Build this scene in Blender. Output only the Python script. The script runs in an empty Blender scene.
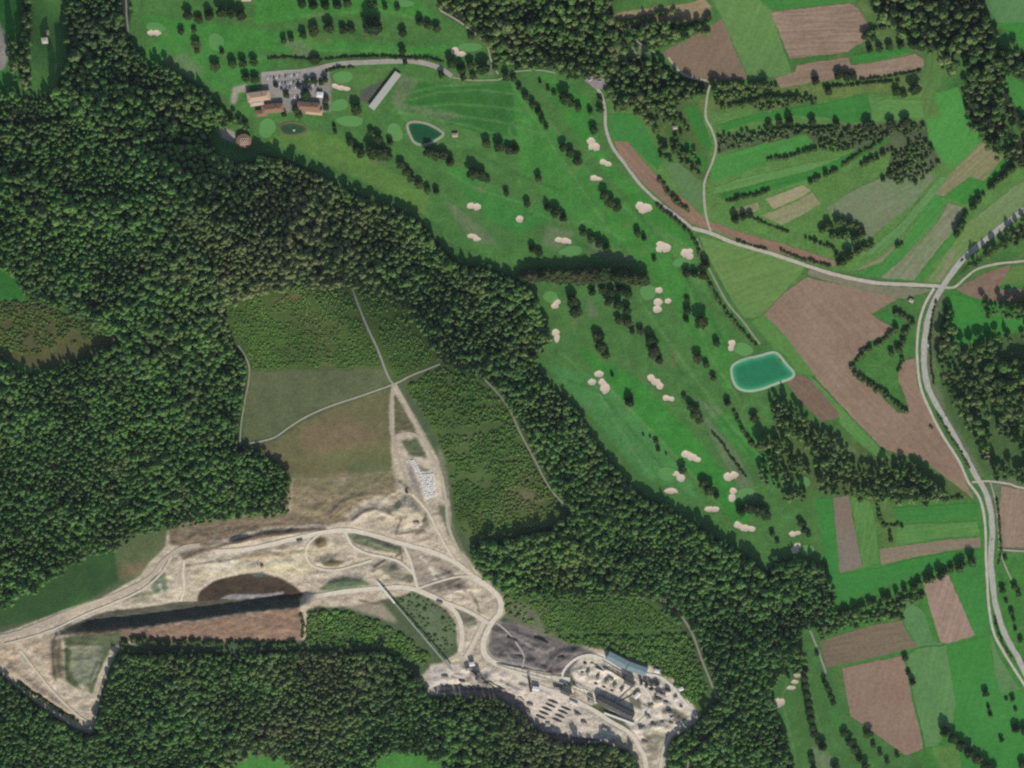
import bpy, math, random
import numpy as np
from mathutils import Vector, Matrix, noise as mnoise
from mathutils.geometry import delaunay_2d_cdt

random.seed(7); rng = np.random.default_rng(7)
C = bpy.context.scene.collection
scene = bpy.context.scene

# ------------------------------------------------------------------ camera, light
W, H_ = 1024, 768
MPP = 1.25                       # metres per pixel at the centre
DIST = 4200.0
TILT = math.radians(-21)         # off nadir, seen from slightly north
FOC = DIST / MPP                 # focal length in pixels
cam_d = bpy.data.cameras.new('camera'); cam = bpy.data.objects.new('camera', cam_d); C.objects.link(cam)
cam_d.sensor_width = 36.0; cam_d.lens = 36.0 * FOC / W
cam_d.clip_start = 10; cam_d.clip_end = 60000
CZ0 = 30.0                       # height of the aimed-at ground
cam.location = (0, -DIST * math.sin(TILT), CZ0 + DIST * math.cos(TILT))
cam.rotation_euler = (TILT, 0, 0)
scene.camera = cam
CAM = np.array(cam.location)
RIGHT = np.array([1., 0, 0]); UP = np.array([0, math.cos(TILT), math.sin(TILT)]); FWD = np.array([0, math.sin(TILT), -math.cos(TILT)])

SUN_EL, SUN_AZ = math.radians(38), math.radians(166)      # azimuth clockwise from north (+Y)
world = bpy.data.worlds.new('World'); scene.world = world; world.use_nodes = True
nt = world.node_tree; nt.nodes.clear()
sky = nt.nodes.new('ShaderNodeTexSky'); sky.sky_type = 'NISHITA'; sky.sun_disc = False
sky.sun_elevation = SUN_EL; sky.sun_rotation = SUN_AZ
bg = nt.nodes.new('ShaderNodeBackground'); bg.inputs['Strength'].default_value = 0.10
out = nt.nodes.new('ShaderNodeOutputWorld')
nt.links.new(sky.outputs[0], bg.inputs[0]); nt.links.new(bg.outputs[0], out.inputs[0])
sd = bpy.data.lights.new('sun', 'SUN'); sd.energy = 3.75; sd.angle = math.radians(0.5); sd.color = (1.0, 0.955, 0.89)
sun = bpy.data.objects.new('sun', sd); C.objects.link(sun)
sdir = Vector((math.sin(SUN_AZ) * math.cos(SUN_EL), math.cos(SUN_AZ) * math.cos(SUN_EL), math.sin(SUN_EL)))
sun.rotation_euler = sdir.to_track_quat('Z', 'Y').to_euler(); sun.location = (600, -1200, 1500)
scene.view_settings.view_transform = 'Standard'; scene.view_settings.look = 'None'
scene.view_settings.exposure = 0.0; scene.view_settings.gamma = 1.0
scene.cycles.filter_width = 2.2          # satellite optics are soft
scene.cycles.max_bounces = 3; scene.cycles.diffuse_bounces = 2; scene.cycles.use_denoising = False

# ------------------------------------------------------------------ numpy noise and terrain
def vnoise(x, y, seed):
    xi = np.floor(x).astype(np.int64); yi = np.floor(y).astype(np.int64)
    fx = x - xi; fy = y - yi
    fx = fx * fx * (3 - 2 * fx); fy = fy * fy * (3 - 2 * fy)
    def h(a, b):
        n = (a * 374761393 + b * 668265263 + seed * 974711) & 0x7fffffff
        n = ((n ^ (n >> 13)) * 1274126177) & 0x7fffffff
        return ((n ^ (n >> 16)) & 0xffff) / 65535.0
    return (h(xi, yi) * (1 - fx) + h(xi + 1, yi) * fx) * (1 - fy) + (h(xi, yi + 1) * (1 - fx) + h(xi + 1, yi + 1) * fx) * fy
def fbm(x, y, seed, octs=4):
    s = 0; a = 1; t = 0
    for k in range(octs):
        s = s + a * vnoise(x * 2 ** k, y * 2 ** k, seed + 17 * k); t += a; a *= .5
    return s / t - .5
def sstep(a, b, x):
    t = np.clip((x - a) / (b - a), 0, 1); return t * t * (3 - 2 * t)
def flat(px, py): return (px - 512) * MPP, (384 - py) * MPP
def hills(x, y):
    x = np.asarray(x, float); y = np.asarray(y, float)
    u = x / MPP + 512; v = 384 - y / MPP * math.cos(TILT)
    # wooded ridge south-west of the golf course
    ax, ay, bx, by = 235., 118., 790., 575.
    L = math.hypot(bx - ax, by - ay); dx, dy = (bx - ax) / L, (by - ay) / L
    s = (u - ax) * (-dy) + (v - ay) * dx            # + = south-west of the edge
    t = ((u - ax) * dx + (v - ay) * dy) / L
    amp = 58 - 34 * sstep(.3, .75, t)
    amp = amp * (0.45 + 0.55 * sstep(-.5, .1, t))
    h = amp * sstep(-2 + 34 * (1 - sstep(.02, .16, t)), 88 + 60 * sstep(.35, .7, t), s)
    h = h + 9 * np.exp(-(((u - 90) / 130) ** 2 + ((v - 330) / 90) ** 2)) - 10 * np.exp(-(((u - 120) / 150) ** 2 + ((v - 150) / 26) ** 2))
    h = h + 10 * np.exp(-(((u - 960) / 90) ** 2 + ((v - 60) / 90) ** 2))
    h = h + 9 * fbm(x / 420., y / 420., 5, 2)
    return h
def project(x, y, z):
    dx = x - CAM[0]; dy = y - CAM[1]; dz = z - CAM[2]
    d = dy * FWD[1] + dz * FWD[2]; uu = dy * UP[1] + dz * UP[2]
    return 512 + FOC * dx / d, 384 - FOC * uu / d
def P(px, py):
    """pixel -> ground point of the smooth terrain (arrays ok)"""
    px = np.asarray(px, float); py = np.asarray(py, float)
    a = (px - 512) / FOC; b = (384 - py) / FOC
    rx = a; ry = FWD[1] + b * UP[1]; rz = FWD[2] + b * UP[2]
    z = np.full(px.shape, CZ0)
    for _ in range(12):
        t = (z - CAM[2]) / rz
        x = CAM[0] + t * rx; y = CAM[1] + t * ry
        z = hills(x, y)
    return x, y
# rasters in pixel space, with a margin
MX, MY = 160, 130
RW, RH = W + 2 * MX, H_ + 2 * MY
gx, gy = np.meshgrid(np.arange(RW) - MX + .5, np.arange(RH) - MY + .5)
def inpoly(poly, X=None, Y=None):
    X = gx if X is None else X; Y = gy if Y is None else Y
    r = np.zeros(X.shape, bool); n = len(poly)
    xs = [p[0] for p in poly]; ys = [p[1] for p in poly]
    for i in range(n):
        x1, y1 = poly[i]; x2, y2 = poly[(i + 1) % n]
        if y1 == y2: continue
        c = ((y1 > Y) != (y2 > Y)) & (X < (x2 - x1) * (Y - y1) / (y2 - y1) + x1)
        r ^= c
    return r
def linedist(pts, X=None, Y=None):
    X = gx if X is None else X; Y = gy if Y is None else Y
    d = np.full(X.shape, 1e9)
    for (x1, y1), (x2, y2) in zip(pts[:-1], pts[1:]):
        L2 = (x2 - x1) ** 2 + (y2 - y1) ** 2 + 1e-9
        t = np.clip(((X - x1) * (x2 - x1) + (Y - y1) * (y2 - y1)) / L2, 0, 1)
        d = np.minimum(d, np.hypot(X - x1 - t * (x2 - x1), Y - y1 - t * (y2 - y1)))
    return d
def blur(a, r):
    k = np.exp(-0.5 * (np.arange(-int(3 * r + 1), int(3 * r + 1) + 1) / r) ** 2); k /= k.sum()
    m = len(k) // 2
    for ax in (0, 1):
        p = np.pad(a, [(m, m) if i == ax else (0, 0) for i in range(a.ndim)], mode='edge')
        o = np.zeros_like(a)
        for i, w in enumerate(k):
            sl = [slice(None)] * a.ndim; sl[ax] = slice(i, i + a.shape[ax]); o += w * p[tuple(sl)]
        a = o
    return a
def sample(R, px, py):
    fx = np.clip(np.asarray(px) + MX - .5, 0, RW - 1.001); fy = np.clip(np.asarray(py) + MY - .5, 0, RH - 1.001)
    i = fx.astype(int); j = fy.astype(int); fx = fx - i; fy = fy - j
    if R.ndim == 3: fx = fx[..., None]; fy = fy[..., None]
    return (R[j, i] * (1 - fx) + R[j, i + 1] * fx) * (1 - fy) + (R[j + 1, i] * (1 - fx) + R[j + 1, i + 1] * fx) * fy
def pp(s):
    return [tuple(float(v) for v in t.split(',')) for t in s.split()]

# ------------------------------------------------------------------ colour: albedo from the look of a lit flat surface
KL = 0.93
def A(hexs, k=1.0):
    c = [int(hexs[i:i + 2], 16) / 255 for i in (1, 3, 5)]
    l = [(v / 12.92 if v <= .04045 else ((v + .055) / 1.055) ** 2.4) * k / KL for v in c]
    if l[1] > 1.5 * l[0] and l[1] > 1.5 * l[2]: l[0] += .06 * (l[1] - l[0]); l[1] *= 1.02; l[2] *= .74
    elif l[0] > l[1] > l[2] and l[0] < .36 and l[0] > 1.25 * l[1]: l[0] *= .97; l[1] *= 1.05; l[2] *= .93
    return tuple(min(v, .85) for v in l)

# ------------------------------------------------------------------ traced outlines (pixels)
QUARRY = pp('-80,650 0,634 60,612 100,600 140,577 150,562 165,548 168,527 200,521 256,514 289,513 291,478 330,480 360,476 392,470 391,440 389,410 391,388 397,386 412,412 425,435 436,455 447,478 450,505 452,530 464,552 478,572 492,584 504,598 506,612 498,622 520,625 545,636 575,645 605,650 648,664 672,676 690,700 700,716 690,728 672,738 668,752 666,768 664,860 640,860 638,768 628,750 600,742 560,742 535,728 520,708 500,696 460,694 428,695 420,676 440,664 458,652 456,625 440,606 415,592 380,600 350,606 308,608 306,640 240,640 130,644 122,640 108,668 100,690 96,716 92,734 75,728 50,712 20,690 0,672 -80,655')
GOLF = pp('128,-130 130,0 133,12 128,30 140,46 160,52 180,64 205,82 222,98 235,105 262,75 322,66 350,62 420,61 450,73 500,80 545,68 580,76 596,86 604,110 607,130 620,158 645,190 670,212 692,230 705,258 720,286 742,320 760,345 790,352 797,372 812,420 830,460 815,490 833,500 838,570 830,575 800,560 780,552 768,565 735,548 692,520 645,493 617,465 592,434 580,405 540,370 548,340 530,285 505,268 440,238 425,220 375,195 315,166 262,150 255,120 235,112 262,76 320,68 345,63 420,62 445,70 490,60 478,36 435,8 430,-130')
GOLF2 = pp('770,684 785,674 803,668 803,650 801,634 812,624 822,640 830,672 842,690 850,716 868,732 895,752 925,770 925,860 795,860 793,768 785,732 775,706')
GOLFW = pp('34,-130 62,-130 62,0 66,30 63,60 52,86 34,96 31,50 33,20')
FOREST = [pp('52,-120 128,-120 130,0 133,12 128,30 136,50 152,60 172,68 186,79 205,90 218,106 232,114 250,124 250,148 262,154 290,160 315,171 340,186 375,201 405,211 425,226 440,244 458,264 490,266 508,276 530,285 538,300 545,315 550,330 548,345 538,352 536,366 548,382 562,395 578,408 590,435 602,450 615,466 630,484 645,496 668,505 692,521 718,537 735,546 748,556 765,572 780,560 800,557 822,564 832,580 838,602 834,616 812,622 800,632 803,652 800,668 782,674 770,684 775,706 785,732 794,768 794,890 -150,890 -150,-120 15,-120 20,93 0,95 -150,95 20,95 36,98 54,92 66,64 68,30 64,-20'),
          ]
FOREST_EX = [pp('-150,640 0,607 30,592 60,572 85,557 115,547 140,532 170,527 200,521 256,513 289,513 291,476 280,464 262,451 245,446 240,440 243,410 248,385 247,365 240,350 230,330 225,306 250,294 290,287 350,286 375,290 395,303 415,322 432,350 440,362 470,375 500,390 522,428 545,475 572,510 555,524 520,534 488,540 472,543 472,560 485,575 505,588 535,598 640,596 660,605 680,620 698,640 712,675 720,695 706,712 690,726 672,738 668,750 666,890 640,890 640,768 630,752 618,744 560,740 535,727 520,707 500,697 470,694 430,697 420,680 400,658 380,650 305,650 122,652 105,682 97,712 92,734 75,728 50,712 20,690 0,672 -150,660'),
             pp('-150,255 0,262 12,272 28,297 60,305 95,325 125,336 120,340 85,356 40,372 20,374 0,356 -150,356'),
             pp('212,122 240,124 256,134 258,158 240,162 220,156 212,142'),
             pp('235,765 245,752 265,752 290,762 310,775 300,890 230,890'), pp('372,768 385,752 420,752 440,760 450,780 450,890 370,890'),
             pp('-150,-120 15,-120 20,88 0,92 -150,92')]
fmask = np.zeros(gx.shape, bool)
for p in FOREST: fmask |= inpoly(p)
for p in FOREST_EX: fmask &= ~inpoly(p)
WOODS = {   # name: (polygons, spacing m, radius m, height ratio, label)
 'top': ([pp('430,-120 612,-120 612,10 617,35 614,62 612,76 600,80 580,78 545,68 515,67 495,60 489,45 470,30 440,12')], 8.2, 4.6, 'f', 'dense green wood above the golf course at the top centre of the view'),
 'ne': ([pp('862,-120 984,-120 984,0 990,18 1000,32 1015,44 1024,54 1180,70 1180,150 1040,165 1018,168 1000,160 985,145 972,130 965,115 960,92 948,75 935,55 915,40 890,25 870,12')], 9.2, 4.6, 'f', 'broad belt of mixed wood running down the top right corner'),
 'e': ([pp('985,334 1024,327 1180,325 1180,480 1024,480 1008,476 990,473 974,443 954,408 942,385 938,345 945,300 951,302 955,347 968,349')], 9.6, 4.8, 'f', 'loose dark wood east of the main road on the right edge'),
 'belt': ([pp('812,457 830,457 860,467 885,460 905,460 925,472 940,487 955,497 900,499 870,499 845,495 820,490 815,472')], 8.6, 4.8, 'f', 'belt of tall wood between the brown field and the striped plots'),
 'road': ([pp('952,280 965,264 985,250 1000,236 1014,222 1034,204 1180,150 1180,240 1024,238 1002,247 985,256 966,270')], 8.4, 3.8, 'f', 'wooded verge between the main road and the small lane at the right edge'),
 'copse': ([pp('610,64 640,54 662,60 680,76 700,80 735,84 700,93 660,103 622,108 606,98')], 8.4, 4.2, 'f', 'dark copse behind the parking spot at the end of the pale lane'),
 'topband': ([pp('616,34 640,24 676,17 702,22 712,30 690,37 660,47 620,48')], 8.4, 4.2, 'f', 'band of trees below the tan strip at the top of the view'),
 'scrubw': ([pp('636,108 680,102 683,112 694,135 700,160 704,178 698,176 690,166 680,160 668,160 660,155 650,128')], 8.4, 3.6, 's', 'overgrown scrub wood between the green parcels west of the winding lane'),
 'terrace': ([pp('716,153 718,136 760,128 806,127 811,134 780,139 747,146'), pp('811,130 890,124 904,132 880,138 852,149 827,155 817,142'), pp('893,124 926,124 928,139 940,164 918,186 900,184 884,179 892,152 905,145 903,133'), pp('714,92 740,88 775,83 778,90 740,100 716,106'), pp('745,102 785,96 815,94 818,103 790,106 760,110')], 5.6, 2.4, 's', 'patches of scrub on the terraces beside the winding lane'),
 'diag': ([pp('812,624 835,618 860,612 900,598 925,592 924,600 905,606 902,618 870,622 845,630 822,638')], 7.2, 3.4, 's', 'scrubby wood above the brown plots south of the tall diagonal hedge'),
 'mid': ([pp('756,438 772,432 792,442 800,458 812,470 812,488 800,502 785,500 775,490 762,478 758,460'), pp('770,393 790,400 812,425 835,435 860,458 845,460 815,455 800,440 780,425 768,405')], 7.8, 4.2, 'f', 'wood east of the fairways below the teal lake'),
 'weststrip': ([pp('22,-120 31,-120 31,0 32,20 30,50 31,92 24,92 22,60'), pp('8,26 17,34 20,60 22,80 12,78 9,50')], 7.2, 4.0, 'f', 'narrow belt of trees between two meadows in the top left corner'),
 'east2': ([pp('978,300 1000,301 1024,298 1180,298 1180,316 1024,316 985,316 980,310'), pp('1003,60 1024,60 1024,70 1008,66')], 7.8, 4.0, 'f', 'strip of trees between two bright pastures on the right edge'),
}
wmask = {}
for k, v in WOODS.items():
    m = np.zeros(gx.shape, bool)
    for p in v[0]: m |= inpoly(p)
    wmask[k] = m
wmask['ne'] &= ~inpoly(pp('1003,70 1024,82 1180,100 1180,130 1024,118 1010,100')) & ~inpoly(pp('984,84 992,88 1012,118 1024,135 1024,142 1000,118'))
wmask['e'] &= ~inpoly(pp('984,440 1000,435 1024,450 1024,470 995,462'))
wmask['e'] &= (fbm(gx / 22, gy / 22, 31, 3) > -.17)
wmask['mid'] &= (fbm(gx / 14, gy / 14, 77, 3) > -.16)
wmask['ne'] &= (fbm(gx / 20, gy / 20, 33, 3) > -.19)
wmask['terrace'] &= (fbm((gx + gy * .9) / 13, (gy + gx * .35) / 5, 35, 3) > np.where(gx > 872, -.04, -.17))
wmask['scrubw'] &= (fbm(gx / 12, gy / 12, 36, 3) > -.16)
SHRUBS = {
 'rows': ([pp('227,307 250,296 290,290 348,290 362,320 380,362 384,367 250,369 246,352 232,330')], 'rows of young saplings in the arched clearing beside the straight track'),
 'rows2': ([pp('358,292 372,293 393,306 413,326 430,352 432,362 397,378 385,350 368,315')], 'young saplings on the wedge of clearing east of the straight track'),
 'east': ([pp('440,368 470,378 497,395 518,432 540,478 564,510 550,520 518,530 488,536 468,540 457,520 454,490 447,460 434,430 417,402 405,388 425,375')], 'rough green scrub filling the clearing east of the white stone yard'),
 'plant': ([pp('535,602 640,600 655,610 675,625 688,632 600,634 545,634')], 'smooth young plantation above the plant between two dark gaps'),
 'plantlow': ([pp('548,636 600,635 688,633 700,655 708,690 690,706 672,680 650,664 615,650 570,643')], 'taller scrub directly behind the hall with the blue grey roof'),
 'edge': ([pp('308,612 345,610 380,622 405,637 430,655 425,668 400,656 380,648 305,646')], 'bushy young wood below the quarry haul road'),
 'west': ([pp('-140,302 0,302 35,302 70,316 112,333 80,343 45,354 10,352 -140,344')], 'olive brown scrub below the small meadow on the left edge'),
 'slope': ([pp('395,600 420,592 443,605 455,622 454,645 440,655 420,635 400,612')], 'low bushes on the green slope crossed by the conveyor'),
 'bank': ([pp('472,590 486,596 500,592 512,596 545,602 548,632 520,622 505,616 504,600'), pp('505,596 535,600 540,604 515,602')], 'low scrub between the haul road bend and the plantation'),
}
smask = {}
for k, v in SHRUBS.items():
    m = np.zeros(gx.shape, bool)
    for p in v[0]: m |= inpoly(p)
    smask[k] = m
# ------------------------------------------------------------------ tracks and roads
ROADS = [   # name, width px, colour, label, points
 ('road', 5.7, '#a5a294', 'grey asphalt main road sweeping down the right side', '1180,120 1060,185 1024,210 1000,228 983,242 963,259 953,272 943,286 933,304 927,324 924,352 927,384 943,416 960,446 975,474 987,496 992,524 991,559 992,576 996,606 1005,634 1017,656 1026,674 1060,740 1100,860'),
 ('service_road', 2.6, '#b3ad9b', 'pale service lane beside the main road', '934,288 925,304 919,324 917,352 920,384 928,406 942,434 959,461 968,481 980,499 985,524 986,559 987,576 989,608 994,633 1005,654 1020,678 1040,710'),
 ('farm_road', 3.6, '#b3aa98', 'pale farm road crossing from the golf course to the main road', '692,228 710,233 735,243 770,253 808,266 830,273 855,279 880,283 910,284.5 940,286'),
 ('lane', 3.0, '#a79f90', 'pale lane along the east edge of the golf course', '692,228 680,218 660,203 640,184 625,164 612,146 606,128 605,110 602,96 594,84'),
 ('winding_lane', 2.3, '#a59d8b', 'narrow winding lane between the terraces', '711,232 706,215 704,195 705,180 713,160 716,145 712,130 706,118 706,105 708,92 710,82 703,80 685,75 675,66 668,57'),
 ('farm_track', 1.8, '#8d8c72', 'thin track down the hedge towards the teal lake', '697,238 705,260 715,280 727,302 742,320 760,344'),
 ('lane', 2.4, '#aaa28f', 'short pale lane leaving the crossroads to the right', '943,287 954,287 965,278 975,270 990,265 1012,262 1060,258'),
 ('lane', 2.2, '#b0a693', 'pale lane above the brown plot on the right edge', '972,482 990,481 1010,484 1024,488 1100,500'),
 ('lane', 1.6, '#a89f8c', 'pale track below the brown plot on the right edge', '998,549 1024,551 1100,552'),
 ('farm_track', 1.4, '#9a967f', 'thin track between the road and the brown plot', '990,481 996,505 1000,548 1006,568 1012,580'),
 ('club_road', 4.8, '#9a9488', 'curved drive from the clubhouse car park', '262,74 300,71 318,68 330,65 345,63 370,62 400,61 420,62 435,66 445,71 452,76'),
 ('cart_path', 1.5, '#8f8f76', 'thin cart path continuing the drive to the right', '452,77 470,80 487,80 500,79 512,72 540,70 556,73'),
 ('cart_path', 1.8, '#9a927e', 'path from the wood edge down to the drive', '440,10 460,22 477,35 487,45 491,60 498,74'),
 ('woodland_track', 2.0, '#8e897a', 'straight grey track through the arched clearing', '352,288 358,304 366,324 378,350 388,376 394,385'),
 ('woodland_track', 1.8, '#98917d', 'pale track crossing the meadow above the quarry', '250,443 262,441 275,437 288,428 302,419 325,408 360,396 394,384 410,376 425,370 440,364'),
 ('woodland_track', 2.6, '#a39782', 'track down the left side of the stone yard', '393,385 391,410 392,432 396,450 402,468 412,490 425,505'),
 ('woodland_track', 3.0, '#a79c87', 'track down the right side of the stone yard', '395,384 408,408 420,432 431,455 441,475 446,500 449,528 460,553 474,575'),
 ('woodland_track', 2.6, '#a39782', 'short link above the stone yard', '393,438 400,434 410,433 421,437'),
 ('haul_road', 4.4, '#cbbfaa', 'pale haul road along the top of the quarry', '474,577 455,562 430,551 400,543 370,534 345,530 320,533 290,540 250,549 215,552'),
 ('haul_road', 5.2, '#d0c4ae', 'broad haul road bending round to the plant', '474,577 490,588 500,600 500,612 491,624 484,640 485,654 498,664 520,671 545,677 570,680'),
 ('haul_road', 4.4, '#ad9f8a', 'haul road leaving the quarry at the left edge', '-120,655 0,637 30,628 60,616 100,602 125,592 150,578 162,563 180,549 200,545'),
 ('haul_road', 4.4, '#cabea8', 'curved haul road below the green mound', '306,600 320,596 340,592 380,588 410,588 440,600 456,613 462,632 460,652'),
 ('haul_road', 3.8, '#cabea8', 'haul road joining the bend from the left', '412,588 440,600 468,611 490,624'),
 ('haul_road', 4.6, '#c6baa4', 'short ramp down to the conveyor head', '484,622 477,636 471,648 465,658'),
 ('haul_road', 2.8, '#c8bca6', 'steep link between the two haul roads', '404,546 410,560 414,574 418,589'),
 ('haul_road', 4.2, '#d0c5b1', 'pale plant road running down to the bottom edge', '508,668 530,682 560,694 590,708 612,722 630,733 640,748 646,768 650,860'),
 ('plant_road', 3.6, '#c8bda9', 'pale loop road closing the plant yard', '696,712 684,724 672,734 665,746 660,768 652,800'),
 ('woodland_track', 1.8, '#8f8c76', 'track down the right edge of the scrub clearing', '480,375 497,392 510,410 520,432 535,460 548,485 560,500 569,508'),
 ('woodland_track', 2.2, '#8a8874', 'track through the wood right of the plantation', '660,600 672,604 683,618 693,635 702,660 712,685 717,697'),
 ('woodland_track', 1.4, '#8c8a72', 'thin track along the left edge of the meadow clearing', '238,345 248,362 249,378 245,400 241,425 240,445'),
 ('farm_track', 2.4, '#918d7c', 'short grey track beside the brown plots', '810,630 818,650 826,673'),
 ('farm_track', 2.4, '#98907e', 'pale track at the left end of the quarry', '123,640 110,664 101,690 96,712 92,730'),
 ('woodland_track', 1.8, '#7f7a70', 'thin path climbing through the wood at the top left', '124,-60 126,0 127,20 129,36'),
 ('farm_track', 1.6, '#948c79', 'thin farm path at the edge of the brown top field', '636,40 646,48 655,52'),
 ('woodland_track', 1.6, '#8b8875', 'thin track curving through the lower right wood', '735,710 718,722 700,738 690,755 686,780'),
 ('haul_road', 2.6, '#c4b8a3', 'faint wheel track down the left of the quarry floor', '184,560 183,575 184,590 180,604'),
 ('haul_road', 2.6, '#cabfaa', 'looping wheel track through the middle of the quarry', '345,531 352,545 366,553 384,557 400,562 414,574'),
 ('haul_road', 2.4, '#c8bca6', 'wheel track round the small dark mound', '318,535 308,545 306,557 314,567 334,570 356,565 372,560'),
 ('haul_road', 2.4, '#c6baa4', 'wheel track from the pale bank to the haul road', '412,494 428,512 438,532 446,546 456,562'),
 ('haul_road', 2.2, '#c2b6a1', 'wheel track between the two lower haul roads', '419,588 436,582 455,577 472,576'),
 ('haul_road', 2.0, '#a89d90', 'wheel track across the grey heaps', '496,622 508,632 518,645 524,656 522,668'),
 ('haul_road', 2.6, '#d2c8b6', 'wheel track circling the plant yard', '574,692 562,676 574,660 592,655 612,664 636,680 650,696 648,712 640,722'),
 ('haul_road', 2.8, '#d2c8b6', 'wheel track along the right rim of the plant', '640,674 658,676 672,686 680,696 690,708'),
 ('haul_road', 2.2, '#beb29d', 'second wheel track beside the left haul road', '4,644 40,634 72,622 110,606 140,592 160,575 172,556'),
 ('haul_road', 2.2, '#c8bba2', 'wheel track along the sandy left end', '20,650 34,668 52,690 74,712 88,722'),
]
ROADS = [(a, b, c, d, pp(e)) for a, b, c, d, e in ROADS]

# ------------------------------------------------------------------ quarry relief raster
D = np.zeros(gx.shape)
qm = inpoly(QUARRY)
qsoft = blur(qm.astype(float), 4)
qd = np.clip(blur(qm.astype(float), 7) * 2 - 1, 0, 1)
wx = fbm(gx / 16, gy / 16, 50, 3) * 9; wy = fbm(gx / 16, gy / 16, 51, 3) * 6
WX, WY = gx + wx * .2, gy + wy * .2
# pit: floor lies low north of the south wall
wall_line = pp('56,634 100,632 150,626 200,619 250,612 300,606 312,601')
south = inpoly(pp('56,634 100,632 150,626 200,619 250,612 300,606 312,601 330,650 300,700 56,700'))
dw = linedist(wall_line, WX, gy)
pit = inpoly(pp('56,634 80,612 130,600 165,590 170,560 230,548 300,548 330,560 330,590 312,603 300,606 250,612 200,619 150,626 100,632'))
pitd = blur(pit.astype(float), 5)
floor = sstep(-1, 9.0, dw) * np.exp(-np.clip(dw - 8, 0, None) / 26.0)
D += -12.0 * np.where(south, 0, floor) * np.where(gx < 60, 0, 1) * sstep(50, 95, gx) * (1 - sstep(298, 330, gx))
D += -5 * np.exp(-(((gx - 252) / 44) ** 2 + ((gy - 588) / 13) ** 2) ** 2)
def ridge(pts, h, w, asym=0):
    global D
    d = linedist(pp(pts), WX, WY); D += h * np.exp(-(d / w) ** 2)
def mound(x, y, rx, ry, h, ang=0, p=2, flat_=False):
    global D
    a = math.radians(ang); u = (WX - x) * math.cos(a) + (WY - y) * math.sin(a); v = -(WX - x) * math.sin(a) + (WY - y) * math.cos(a)
    r = np.sqrt((u / rx) ** 2 + (v / ry) ** 2)
    D += h * np.exp(-r ** p)
ridge('182,556 200,550 222,543 245,539', 2.6, 2.4); ridge('232,541 260,535 290,532 328,529', 3.6, 2.6); ridge('230,560 262,556 300,553', 1.5, 2); ridge('250,567 280,563 312,564', 1.3, 2); ridge('310,575 330,572 352,568 372,566', 1.4, 1.2)
ridge('352,521 362,513 374,508 390,512', 4, 3.2); ridge('330,515 345,500 365,495', 2.5, 3)
ridge('385,520 400,505 412,492', 2.5, 3)
mound(409, 513, 13, 13, 8, 0, 5); ridge('396,533 412,530 423,522', 2.5, 3)
mound(331, 561, 13, 4.5, 5, -5); mound(318, 543, 8, 4, 3); mound(280, 547, 14, 4, 3)
mound(388, 544, 24, 5, 4, 20, 4); mound(350, 582, 20, 6, 4.5, -6, 4)
mound(396, 569, 8, 3.5, 4, 10); ridge('373,570 384,562 396,558', 2.5, 2)
mound(441, 579, 14, 4, 5, -22, 3); mound(461, 588, 6, 2.5, 4, 10); mound(437, 560, 6, 3, 2.5)
ridge('420,600 440,592 462,584', 1.5, 2)
for (s, h, w) in (('500,628 512,630 528,636 545,642', 2.4, 1.8), ('494,630 505,636 514,644', 2.6, 2), ('504,640 515,650 524,654', 2.2, 1.8), ('500,655 515,657 532,662', 2.0, 1.6), ('546,668 554,658 562,651 580,650', 3.2, 2.2),
                  ('554,664 563,658 574,652', 2.6, 1.8), ('532,664 546,668 554,673', 2.4, 1.8), ('508,645 520,652 532,660', 1.8, 1.4), ('538,676 550,675 560,671', 2.0, 1.6), ('524,640 534,646 546,650', 2.0, 1.6), ('430,590 445,584 460,579', 1.2, 1), ('440,596 455,594 470,600', 1.0, 1), ('420,572 430,566 442,565', 1.0, 1), ('450,572 460,580 470,588', 1.2, 1.2),
                  ('445,664 460,676 480,684 500,688 518,694', 2.2, 1.6), ('520,684 540,690 560,698', 1.6, 1.3), ('505,700 520,715 535,728', 2.4, 2), ('540,730 565,733 600,738', 2.4, 2), ('600,694 585,688 570,684', 1.6, 1.3), ('560,704 552,712 545,722', .8, 1)):
    ridge(s, h, w)
ridge('603,668 612,670 622,675 632,681', 3.5, 2); 
for (x, y) in ((582, 668), (582, 675), (586, 657), (592, 679), (598, 680), (606, 683), (611, 686), (616, 688), (620, 690), (575, 684), (579, 686)): mound(x, y, 2.6, 2, 3)
for (x, y, r) in ((656, 682, 5), (650, 684, 4), (665, 690, 5), (658, 698, 6), (665, 711, 4), (672, 713, 4), (678, 718, 6), (655, 726, 4), (648, 729, 4), (660, 726, 4), (668, 727, 4), (474, 670, 4), (466, 668, 3), (486, 678, 5), (478, 676, 4), (564, 678, 4), (567, 672, 5)):
    mound(x, y, r, r * .7, 3.8)
ridge('440,686 470,690 500,690 520,704 540,722 565,735', -5, 4); ridge('10,668 40,690 70,712 88,724', 4, 3); ridge('54,636 55,655 57,675', 5, 3.5); ridge('70,648 68,670 76,690', 3, 2.5)
ridge('104,648 98,668 90,688', 3.5, 2.2); ridge('18,690 50,706 80,720', -3, 3)
D += qd * (fbm(gx / 9, gy / 6, 61, 4) * 3.0 + np.abs(fbm(gx / 14, gy / 5, 62, 4)) * 5 + np.abs(fbm((gx * .9 - gy * .45) / 18, (gy * .9 + gx * .45) / 5.0, 113, 4)) * 4)
rd = np.full(gx.shape, 1e9)
for _, w_, _, _, pts in ROADS: rd = np.minimum(rd, linedist(pts) - w_ / 2)
flatm = sstep(0.0, 5, rd)
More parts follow.
